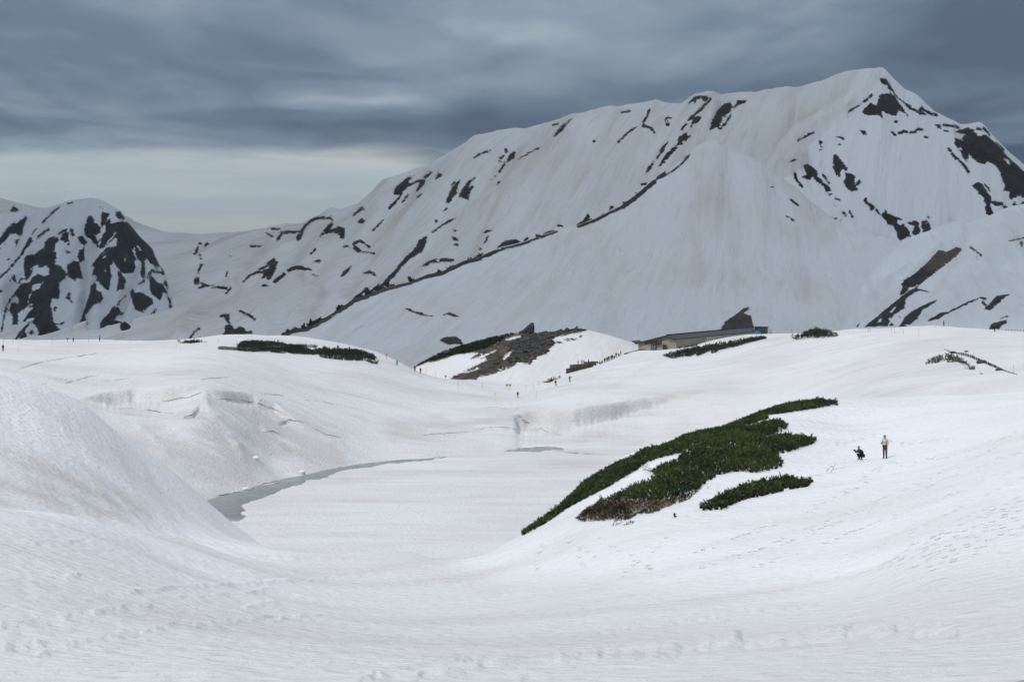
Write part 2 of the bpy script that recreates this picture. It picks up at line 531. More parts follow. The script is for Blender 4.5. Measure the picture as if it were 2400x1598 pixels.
# --- relief on top of the smooth sheet
GPY = HY - F * GZ / GD
_shoredist = np.clip((GZ - POND_Z) / 2.0, 0, 1)
nz = .55 * fbm(GX / 38, GD / 38, 3, 3) + .20 * fbm(GX / 9, GD / 7, 3, 11) + .05 * fbm(GX / 2.2, GD / 1.6, 2, 23)
GZ = GZ + nz * np.clip(GD / 120, .25, 1.0) * (.25 + .75 * _shoredist)
# melt furrows down the left bank and the pond walls, wind ripples and small drifts in front
_wall = np.exp(-((GPX - 330) / 420) ** 2) * np.exp(-((GD - 130) / 28) ** 2)
GZ += _wall * (.16 * fbm(GX / 1.6 + GD * .25, GD / 30, 2, 31))
_fg = np.clip((75 - GD) / 30, 0, 1)
GZ += _fg * (.07 * fbm(GX / 2.2, GD / 1.1, 3, 41) + .05 * fbm(GX / 1.1, GD / .45, 2, 45))


def stroke_field(vw, pts, width, cond=None, rough=0.0, seed=0):
    """0..1 bump around a traced line, measured in photograph pixels on the visible ground; fades out at both ends"""
    p, s = unview(vw, pts)
    lo, hi = p.min(0) - 3 * width, p.max(0) + 3 * width
    out = np.zeros(GZ.shape)
    py = HY - F * GZ / GD
    m = (GPX > lo[0]) & (GPX < hi[0]) & (py > lo[1]) & (py < hi[1])
    if cond is not None:
        m &= cond
    X, Y = GPX[m], py[m]
    seg = np.hypot(*np.diff(p, axis=0).T)
    cum = np.concatenate([[0], np.cumsum(seg)])
    best, par = np.full(X.shape, 1e9), np.zeros(X.shape)
    for i in range(len(p) - 1):
        ex, ey = p[i + 1] - p[i]
        t = np.clip(((X - p[i][0]) * ex + (Y - p[i][1]) * ey) / (seg[i] ** 2 + 1e-9), 0, 1)
        d = (X - p[i][0] - t * ex) ** 2 + (Y - p[i][1] - t * ey) ** 2
        c = d < best
        best[c], par[c] = d[c], (cum[i] + t * seg[i])[c]
    q = par / cum[-1]
    taper = np.clip(np.minimum(q, 1 - q) * 5, 0, 1) ** .8
    wv = width * (1 + rough * .6 * vnoise(par / (width * 3), par * 0 + 3.3, seed))
    v = np.exp(-best / wv ** 2) * taper
    if rough:
        v = v * np.clip(.5 + rough * .9 * fbm(par / (width * 4.5), Y / (width * 2.5), 3, seed + 5, .4), 0, 1.5)
    out[m] = v
    return out


def scarp(vw, pts, A, decay, lip=.18, cond=None, ends=(3.2, 3.2)):
    """a snow wall: the ground drops A metres just below a traced lip and comes back to the old slope further down"""
    p, s = unview(vw, pts)
    py = HY - F * GZ / GD
    m = (GPX > p[0, 0]) & (GPX < p[-1, 0])
    if cond is not None:
        m &= cond
    X = GPX[m]
    wob = 2.0 * fbm(X / 36, X * 0, 3, int(A * 100), .4) 
    dy = py[m] - np.interp(X, p[:, 0], p[:, 1]) - wob
    q = (X - p[0, 0]) / (p[-1, 0] - p[0, 0])
    taper = np.clip(np.minimum(q * ends[0], (1 - q) * ends[1]), 0, 1)
    taper = taper * taper * (3 - 2 * taper)
    t = np.clip((dy + 1) / 5, 0, 1)
    drop = A * t * t * (3 - 2 * t) * np.exp(-np.clip(dy - 4, 0, None) / decay)
    up = lip * A * np.exp(-((dy + 3) / 5) ** 2)
    z = np.zeros(GZ.shape)
    z[m] = taper * (up - drop * (1 + .16 * fbm(X / 5, dy / 60, 2, 17)))
    return z


far_ = GD > 225
for vw, pts, A, dc, *en in (
        ('m', [(540, 340), (620, 318), (700, 305), (900, 283), (1150, 272), (1330, 258), (1440, 250)], 2.0, 30),
        ('m', [(1400, 262), (1550, 290), (1750, 320), (1900, 380), (2010, 460), (2110, 505)], 1.5, 22),
        ('l', [(1190, 668), (1350, 664), (1500, 668), (1750, 656), (2000, 612), (2355, 545), (2700, 490), (3100, 455)], 3.0, 30, (30, 1.5)),
        ('l', [(300, 856), (600, 834), (800, 812), (1000, 787), (1150, 792), (1300, 830), (1650, 880)], 0.6, 7)):
    GZ += scarp(vw, pts, A, dc, .18, far_, *en)
for vw, pts, wd, am in (
        ('m', [(1380, 300), (1440, 400), (1540, 520), (1640, 660), (1700, 780)], 12, 1.1),
        ('m', [(900, 500), (1050, 600), (1200, 760)], 10, .5), ('m', [(1800, 520), (1900, 640), (2000, 720)], 10, .5),
        ('l', [(1215, 672), (1260, 700), (1310, 745), (1420, 800), (1600, 860)], 4, .9),
        ('l', [(1010, 540), (1100, 570), (1150, 640)], 4, -.35), ('l', [(1340, 545), (1260, 600), (1200, 650)], 4, -.35),
        ('l', [(1180, 545), (1190, 650)], 4, -.3), ('l', [(1080, 545), (1160, 620)], 3, -.25)):
    GZ += am * stroke_field(vw, pts, wd, far_, .7, int(abs(pts[0][0])))
# cracks in the snow pack
for vw, pts in (
        ('m', [(1480, 340), (1620, 348), (1760, 365), (1880, 410), (1960, 440)]), ('m', [(1150, 355), (1300, 330), (1390, 295), (1440, 305), (1480, 340)]),
        ('m', [(440, 232), (520, 215), (600, 188), (690, 172)]), ('m', [(700, 218), (840, 205), (930, 192)]),
        ('m', [(290, 235), (340, 232)]), ('m', [(1380, 205), (1470, 195), (1590, 188)]), ('m', [(1800, 300), (1980, 318)]),
        ('m', [(1000, 415), (1090, 430), (1200, 440)]), ('m', [(120, 135), (300, 80), (500, 50), (700, 20)]),
        ('l', [(900, 605), (1050, 605), (1180, 632)])):
    GZ -= .5 * stroke_field(vw, pts, 1.7, far_, .6, int(pts[0][1]))
for vw, pts in (('m', [(1270, 462), (1330, 455), (1370, 405), (1390, 370)]), ('m', [(1925, 515), (1970, 495), (2015, 488)])):
    GZ -= 2.0 * stroke_field(vw, pts, 3.0, far_, .4, 9)
# trodden lines and drifts in the foreground
near_ = GD < 140
for vw, pts, wd, am in (
        ('o', [(1180, 1548), (1290, 1535), (1400, 1528), (1560, 1520), (1690, 1503), (1780, 1498), (1960, 1485), (2180, 1472), (2480, 1468)], 8, .17),
        ('o', [(1180, 1562), (1400, 1540), (1560, 1532), (1780, 1510), (2180, 1484), (2480, 1480)], 6, -.13),
        ('o', [(780, 1600), (1000, 1575), (1130, 1560), (1220, 1545)], 8, .17), ('o', [(900, 1575), (1100, 1545), (1220, 1530)], 5, -.1),
        ('o', [(1640, 1508), (1690, 1498), (1740, 1492)], 11, .26), ('o', [(1240, 1545), (1340, 1535), (1420, 1530)], 10, .17), ('o', [(1200, 1588), (1300, 1580)], 11, .14),
        ('o', [(1580, 1455), (1750, 1435), (1950, 1420)], 4, .14), ('o', [(1340, 1490), (1600, 1457), (1800, 1438)], 4, -.12), ('o', [(1820, 1476), (2100, 1468), (2300, 1462)], 6, .15),
        ('o', [(-40, 1470), (80, 1458)], 5, .15), ('o', [(120, 1448), (240, 1432), (330, 1418)], 6, .18),
        ('o', [(-10, 1520), (110, 1506)], 6, .15), ('o', [(220, 1496), (380, 1470), (420, 1460)], 5, .16), ('o', [(400, 1472), (580, 1450), (700, 1440)], 5, .15),
        ('o', [(570, 1422), (660, 1410)], 6, .18), ('o', [(80, 1536), (210, 1500)], 5, .14), ('o', [(640, 1450), (760, 1440)], 5, .12),
        ('o', [(180, 1400), (330, 1385), (420, 1375), (560, 1368), (700, 1360), (830, 1350), (1000, 1336)], 5, .16),
        ('o', [(270, 1430), (360, 1416)], 7, .18), ('o', [(560, 1388), (640, 1378)], 5, .15), ('o', [(150, 1350), (200, 1346)], 5, .15), ('o', [(880, 1372), (1060, 1362)], 5, .12),
        ('o', [(40, 1268), (240, 1268)], 5, .12), ('o', [(560, 1305), (760, 1308), (900, 1318)], 4, .14), ('o', [(400, 1400), (540, 1392), (620, 1386)], 4, .12)):
    GZ += .9 * am * stroke_field(vw, pts, wd, near_, 1.0, int(pts[0][0] + pts[0][1]))

# dirt (melt-out silt, some painted shade) and trodden snow as masks of their own
GPY = HY - F * GZ / GD
DIRT_SHADE = Mask([('p', 'o', [(-60, 1010), (90, 1060), (230, 1120), (350, 1195), (240, 1215), (100, 1190), (-60, 1175)]),  # this outline: foot of the left mound, silt plus painted shade
             ('p', 'm', [(800, 400), (1150, 430), (1400, 420), (1500, 380), (1750, 400), (1950, 470), (2100, 520), (2355, 590), (2355, 800), (1900, 800), (1600, 900), (1300, 820), (1000, 560)]),
             ('p', 'l', [(40, 760), (400, 740), (700, 700), (1100, 690), (1240, 720), (1250, 800), (900, 800), (500, 850), (100, 870)]),
             ('s', 'l', [(1250, 800), (1500, 850), (1750, 880), (2000, 900), (2300, 950)], 35),
             ('s', 'm', [(1880, 590), (2060, 530), (2355, 600)], 26), ('s', 'm', [(1480, 440), (1560, 540)], 40), ('s', 'm', [(1750, 690), (1900, 710)], 40),
             ('p', 'l', [(1220, 672), (1500, 670), (1750, 662), (2000, 615), (2355, 550), (2700, 496), (2950, 470), (2700, 530), (2355, 610), (2000, 685), (1750, 735), (1500, 755), (1300, 735)])], (-100, 820, 1900, 1240), 3.0, 45)  # last outline: pond wall, its dirt and steep-face shade painted together
dm = DIRT_SHADE(GPX, GPY)
dirt = np.clip((dm + 22) / 50, 0, 1) * np.where(far_ | (GPX < 700), 1, 0) * (.50 + .75 * fbm(GX / 6, GD / 4, 4, 61))
_sm = lambda v, a, b: np.clip((v - a) / (b - a), 0, 1)
_seam = np.interp(GPX, [1000, 1050, 1300, 1560, 2000, 2400], [108, 102, 84, 71, 61, 54])
_hill = _sm(GPX, 1010, 1100) * _sm(GD, _seam - 5, _seam + 6) * (1 - _sm(GD, 165, 190))      # the right-hand hill stays paler
_bank = (1 - _sm(GPX, 600, 760)) * _sm(GD, 92, 108) * (1 - _sm(GD, 200, 225))
dirt = dirt * (1 - .45 * _bank) + .44 * (1 - _hill) * (1 - .75 * _bank) * (1 - .7 * (1 - _sm(GPX, 500, 800)) * _sm(GD, 62, 78) * (1 - _sm(GD, 88, 100)))  # last factor paints the near brow at left brighter, as if better lit
_foot = Mask([('p', 'o', [(-60, 1040), (100, 1085), (230, 1130), (350, 1190), (420, 1235), (240, 1215), (100, 1190), (-60, 1175)])], (-100, 980, 500, 1260), 3.0, 40)  # mound foot again: silt and the shade of its face, painted darker
dirt = dirt + np.clip((_foot(GPX, GPY) + 18) / 34, 0, 1) * _sm(GD, 88, 96) * (.34 + .5 * fbm(GX / 1.8 + GD * .25, GD / 18, 3, 67)) * (1 - .5 * _sm(GPX, 1500, 2100) * _sm(GD, 360, 400)) + .10 * fbm(GX / 20, GD / 12, 3, 63)  # silt plus the painted shade of the mound foot
TRAILS = [[(2440, 1040), (2250, 1110), (2050, 1190), (1850, 1265), (1640, 1330)], [(2440, 1075), (2300, 1130), (2120, 1200), (1960, 1262), (1760, 1330)], [(2440, 1100), (2330, 1150), (2200, 1215), (2040, 1290), (1900, 1345)],
          [(2440, 1145), (2280, 1225), (2150, 1290), (2010, 1350)], [(2330, 1050), (2180, 1120), (2010, 1195), (1800, 1275)], [(2075, 1080), (2050, 1120), (1960, 1165), (1860, 1212), (1740, 1255), (1620, 1300)],
          [(2015, 1080), (1930, 1110), (1880, 1125)], [(2060, 1085), (1990, 1150), (1900, 1195)], [(2400, 1010), (2250, 1060), (2120, 1090), (2080, 1080)], [(2420, 1190), (2300, 1290), (2180, 1370)],
          [(1275, 1270), (1262, 1300), (1260, 1335)], [(1330, 1255), (1350, 1290), (1375, 1330)], [(1400, 1262), (1470, 1300), (1560, 1345)], [(1290, 1262), (1340, 1270), (1400, 1300), (1420, 1330)], [(1560, 1262), (1510, 1310), (1460, 1345)],
          [(1960, 1040), (2040, 1020), (2120, 1040), (2220, 1030)], [(1420, 910), (1500, 870), (1560, 840), (1600, 828)], [(1440, 905), (1530, 850), (1580, 832)], [(1218, 938), (1195, 980)], [(1210, 930), (1300, 908), (1360, 890)], [(1200, 930), (1100, 905), (1000, 880), (930, 862)]]
TROD = Mask([('s', 'o', t, 5.0) for t in TRAILS] + [('p', 'o', [(2400, 1150), (2280, 1200), (2150, 1262), (2060, 1330), (2200, 1340), (2400, 1250)])], (900, 800, 2500, 1420), 2.5, 30)
tm = TROD(GPX, GPY)
trod = np.clip((tm + 3) / 6, 0, 1) * np.clip(.75 + .5 * fbm(GX / 5, GD / 5, 3, 71), 0, 1)


def grid_faces(nr, nc, keep=None):
    i = np.arange(nr * nc).reshape(nr, nc)
    f = np.stack([i[:-1, :-1], i[:-1, 1:], i[1:, 1:], i[1:, :-1]], -1).reshape(-1, 4)
    return f if keep is None else f[keep.ravel()]


me = mesh_np('snow_ground', np.stack([GX, GD, GZ], -1).reshape(-1, 3), grid_faces(NR, NC))
attr(me, 'dirt', np.clip(dirt, 0, 1))  # silt and painted shade together
attr(me, 'trodden', trod)
M_GROUND = ground_snow()
tag(link('ground', me, M_GROUND), kind='structure', label='rolling snowfield from the camera to the plateau')


# the snowfield goes on to both sides, outside the photograph
for _e, _far in ((NC - 1, 9000.0), (0, -6600.0)):
    _t = np.linspace(0, 1, 46) ** 1.8
    _px = COLS[_e] + (_far - COLS[_e]) * _t
    _sx = (_px[None, :] - HX) / F * ROWS[::4, None]
    _sd = np.broadcast_to(ROWS[::4, None], _sx.shape)
    _sz = GZ[::4, _e][:, None] + np.minimum(1, _t * 4)[None, :] * 1.2 * fbm(_sx / 30, _sd / 30, 3, 3)
    _f = grid_faces(_sx.shape[0], 46)
    me = mesh_np('snow_ground', np.stack([_sx, _sd, _sz], -1).reshape(-1, 3), _f if _e else _f[:, ::-1])
    attr(me, 'dirt', np.repeat(np.clip(dirt[::4, _e], 0, 1)[:, None], 46, 1))  # silt and painted shade, as on the ground
    attr(me, 'trodden', np.zeros(_sx.shape))
    tag(link('ground', me, M_GROUND), kind='structure')


def ground_at(px, D):
    """height of the near ground under photograph column px at distance D"""
    i = np.clip(np.searchsorted(ROWS, D) - 1, 0, NR - 2)
    fx = np.clip((px - COLS[0]) / (COLS[1] - COLS[0]), 0, NC - 1.001)
    j = np.asarray(fx).astype(int)
    u, v = fx - j, np.clip((D - ROWS[i]) / (ROWS[i + 1] - ROWS[i]), 0, 1)
    return (GZ[i, j] * (1 - u) + GZ[i, j + 1] * u) * (1 - v) + (GZ[i + 1, j] * (1 - u) + GZ[i + 1, j + 1] * u) * v


def ground_xy(x, y):
    return float(ground_at(np.array(x * F / y + HX), np.array(y)))


def hit(px, py, dmin=20, dmax=600):
    """the point of the ground that the sight line through (px, py) meets first, beyond dmin"""
    D = np.linspace(dmin, dmax, 3000)
    z = ground_at(np.full(D.shape, float(px)), D)
    r = HY - F * z / D
    k = np.nonzero(r <= py)[0]
    if len(k) == 0:
        i = int(np.argmin(r))
    else:
        i = k[0]
    return Vector(((px - HX) / F * D[i], D[i], z[i]))


# ------------------------------------------------------------------ the pond: water, and the snow-covered ice on it
mw, k = new_mat('pond_water')
tc = k.n('ShaderNodeTexCoord').outputs['Object']
bp = k.n('ShaderNodeBump', {'Height': k.noise(k.scaled(tc, (1, .5, 1)), .9, 4), 'Strength': .05, 'Distance': .3})
slush = k.step(k.noise(tc, .22, 5, .65), .44, .66)
finish(k, k.n('ShaderNodeBsdfPrincipled', {'Base Color': k.mix(slush, (.085, .110, .112), (.28, .31, .31)),
                                           'Roughness': k.m('ADD', .14, k.m('MULTIPLY', slush, .3)), 'Normal': bp.outputs[0]}))
me = mesh_np('pond_water', np.array([(-95, 150, POND_Z - .12), (70, 150, POND_Z - .12), (70, 345, POND_Z - .12), (-95, 345, POND_Z - .12)], float),
             np.array([[0, 1, 2, 3]]))
tag(link('pond_water', me, mw), kind='structure')

HOLE = Mask([('p', 'o', [(440, 1180), (470, 1160), (510, 1140), (600, 1118), (700, 1090), (800, 1076), (900, 1064), (1000, 1060), (1047, 1068), (1040, 1074),
                         (950, 1083), (850, 1095), (798, 1103), (768, 1118), (740, 1127), (713, 1131), (676, 1142), (645, 1155), (611, 1168), (590, 1176), (566, 1184),
                         (572, 1193), (580, 1197), (566, 1201), (578, 1208), (560, 1222), (480, 1220)]),
             ('p', 'l', [(1085, 1014), (1150, 990), (1250, 972), (1400, 955), (1620, 950), (1650, 985), (1560, 1000), (1400, 1010), (1250, 1016)]),
             ('p', 'l', [(1600, 1008), (1680, 1010), (1800, 1017), (1950, 1029), (2060, 1044), (1900, 1041), (1750, 1031), (1640, 1020)]),
             ('hp', 'm', [(2110, 905), (2180, 893), (2270, 898), (2200, 912), (2120, 915)])], (300, 1000, 1500, 1300), 1.5, 14)
px_ = np.linspace(430, 1800, 640)
D_ = np.concatenate([np.linspace(150, 200, 60)[:-1], np.linspace(200, 345, 320)])
IPX, ID = np.meshgrid(px_, D_)
IX = (IPX - HX) / F * ID
IZ0 = POND_Z + .10 + .05 * fbm(IX / 14, ID / 9, 3, 5) + .03 * fbm(IX / 2.5, ID / 1.2, 3, 8)
hm = HOLE(IPX, HY - F * (POND_Z) / ID) + 3.0 * fbm(IX / 2.5, ID / 3.5, 3, 9)
IZ = IZ0 - .45 * np.clip((hm + .8) / 1.6, 0, 1)
keep = (hm[:-1, :-1] < 2.5) | (hm[1:, 1:] < 2.5)
me = mesh_np('pond_ice', np.stack([IX, ID, IZ], -1).reshape(-1, 3), grid_faces(len(D_), len(px_), keep))
THAW = Mask([('p', 'l', [(1560, 1012), (1750, 1010), (1900, 1022), (2060, 1045), (1900, 1043), (1750, 1030)])], (1250, 1040, 1450, 1080), 1.5, 8)
attr(me, 'dirt', np.clip(.50 + .18 * fbm(IX / 16, ID / 8, 3, 15), 0, 1) + .5 * np.clip((THAW(IPX, HY - F * POND_Z / ID) + 2) / 3, 0, 1))
attr(me, 'trodden', np.zeros(IX.shape))
tag(link('pond_ice', me, M_GROUND), kind='structure', label='snow-covered ice on the pond')


# ------------------------------------------------------------------ mountains: sheets through surveyed lines (foot, ..., crest, back)
def pchip(Dk, Zk, Dq):
    """Dk, Zk: (K, n) knots; Dq: (R, n) distances -> (R, n) heights, monotone between knots"""
    K = len(Dk)
    h = np.diff(Dk, axis=0)
    d = np.diff(Zk, axis=0) / h
    m = np.zeros_like(Zk)
    for i in range(1, K - 1):
        same = d[i - 1] * d[i] > 0
        w1, w2 = 2 * h[i] + h[i - 1], h[i] + 2 * h[i - 1]
        with np.errstate(divide='ignore', invalid='ignore'):
            m[i] = np.where(same, (w1 + w2) / (w1 / d[i - 1] + w2 / d[i]), 0)
    m[0], m[-1] = d[0] * .8, d[-1]
    out = np.zeros_like(Dq)
    for i in range(K - 1):
        s = (Dq >= Dk[i]) & (Dq <= Dk[i + 1])
        t = np.clip((Dq - Dk[i]) / h[i], 0, 1)
        v = (2 * t ** 3 - 3 * t ** 2 + 1) * Zk[i] + (t ** 3 - 2 * t ** 2 + t) * h[i] * m[i] + (-2 * t ** 3 + 3 * t ** 2) * Zk[i + 1] + (t ** 3 - t ** 2) * h[i] * m[i + 1]
        out = np.where(s, v, out)
    return out


def sheet(name, cols, curves, nrows, mat, mask=None, ridges=(), noise=(0, 1, 1), rock_h=3.0, dirt=None, label=None, crest_i=-2, skew=0.0):
    n = len(cols)
    Dk, Zk = [], []
    for ci, c in enumerate(curves):
        c = np.array(c, float)
        py, D = np.interp(cols, c[:, 0], c[:, 1]), np.interp(cols, c[:, 0], c[:, 2])
        D = gauss1(D, 6, 0)
        if ci != len(curves) + crest_i:
            py = gauss1(py, 6, 0)
        else:
            py = gauss1(py, .8, 0)
        Dk.append(D)
        Zk.append((HY - py) / F * D)
    Dk, Zk = np.array(Dk), np.array(Zk)
    for i in range(1, len(Dk)):
        Dk[i] = np.maximum(Dk[i], Dk[i - 1] + 10)
    Dq = np.concatenate([Dk[i] + (Dk[i + 1] - Dk[i]) * (np.arange(r + (i == len(Dk) - 2)) / r)[:, None] for i, r in enumerate(nrows)])
    Zq = pchip(Dk, Zk, Dq)
    PX = np.broadcast_to(cols, Dq.shape)
    X = (PX - HX) / F * Dq
    crest = np.broadcast_to(Dk[crest_i], Dq.shape)
    fade = np.clip(np.abs(crest - Dq) / (.08 * crest), 0, 1)
    PY = HY - F * Zq / Dq
    Zb = Zq.copy()
    front = Dq <= crest + 1
    fold_shade = np.zeros(Dq.shape)
    for pts, amp, wd in ridges:
        p = np.array(pts, float)
        lo, hi = p.min(0) - 3 * wd, p.max(0) + 3 * wd
        s = front & (PX > lo[0]) & (PX < hi[0]) & (PY > lo[1]) & (PY < hi[1])
        if s.any():
            d = seg_dist(PX[s], PY[s], p, False)
            Zq[s] += amp * np.exp(-(d / wd) ** 2) * (fade[s] * .9 + .1)
            # shade of the gullies and ribs, painted into the snow colour
            fold_shade[s] = np.maximum(fold_shade[s], (.50 if amp < 0 else .30) * np.exp(-(d / (wd * .42)) ** 2) * (.6 + .8 * fbm(X[s] / 22, Dq[s] / 60, 3, 83)) * min(1, abs(amp) / 3))
    a, sx, sy = noise
    if a:
        xs_ = X - skew * Dq
        Zq += fade * a * (.55 * fbm(xs_ / sx, Dq / sy, 3, 77, .5) + .45 * (1 - 2 * np.abs(fbm(xs_ / (sx * .55), Dq / (sy * 1.1), 3, 79, .5))))
    PY = HY - F * Zb / Dq
    PY = HY - F * Zq / Dq
    rk = np.where(front, mask(PX, PY), -12.0) if mask is not None else np.full(Dq.shape, -12.0)
    rr = np.clip(rk / 5.0, -.3, 1.0)
    Zq += np.where(rk > -1.5, rock_h * (rr * .35 + .9 * rr * fbm(X / (rock_h * 2.5), Dq / (rock_h * 3.5), 4, 91, .6)), 0) * (fade * .7 + .3)
    me = mesh_np(name, np.stack([X, Dq, Zq], -1).reshape(-1, 3), grid_faces(Dq.shape[0], n))
    attr(me, 'rock', rk)
    attr(me, 'dirt', np.clip(fold_shade + (0 if dirt is None else dirt(PX, PY, X, Dq)), -1, 1))  # painted fold shade plus the dirt
    o = tag(link(name, me, mat), kind='structure', label=label)
    return dict(o=o, cols=cols, D=Dq, Z=Zq, n=n, px=PX)


def sheet_hit(s, px, py):
    """first point of a sheet on the sight line through (px, py)"""
    j = int(np.clip(np.searchsorted(s['cols'], px), 0, s['n'] - 1))
    r = HY - F * s['Z'][:, j] / s['D'][:, j]
    k_ = np.nonzero(r <= py)[0]
    i = int(k_[0]) if len(k_) else int(np.argmin(r))
    return Vector(((px - HX) / F * s['D'][i, j], s['D'][i, j], s['Z'][i, j]))

def p_(vw, *pts): return ('p', vw, list(pts))
def s_(vw, w, *pts): return ('s', vw, list(pts), w)
def h_(vw, *pts): return ('hp', vw, list(pts))
def hs_(vw, w, *pts): return ('hs', vw, list(pts), w)


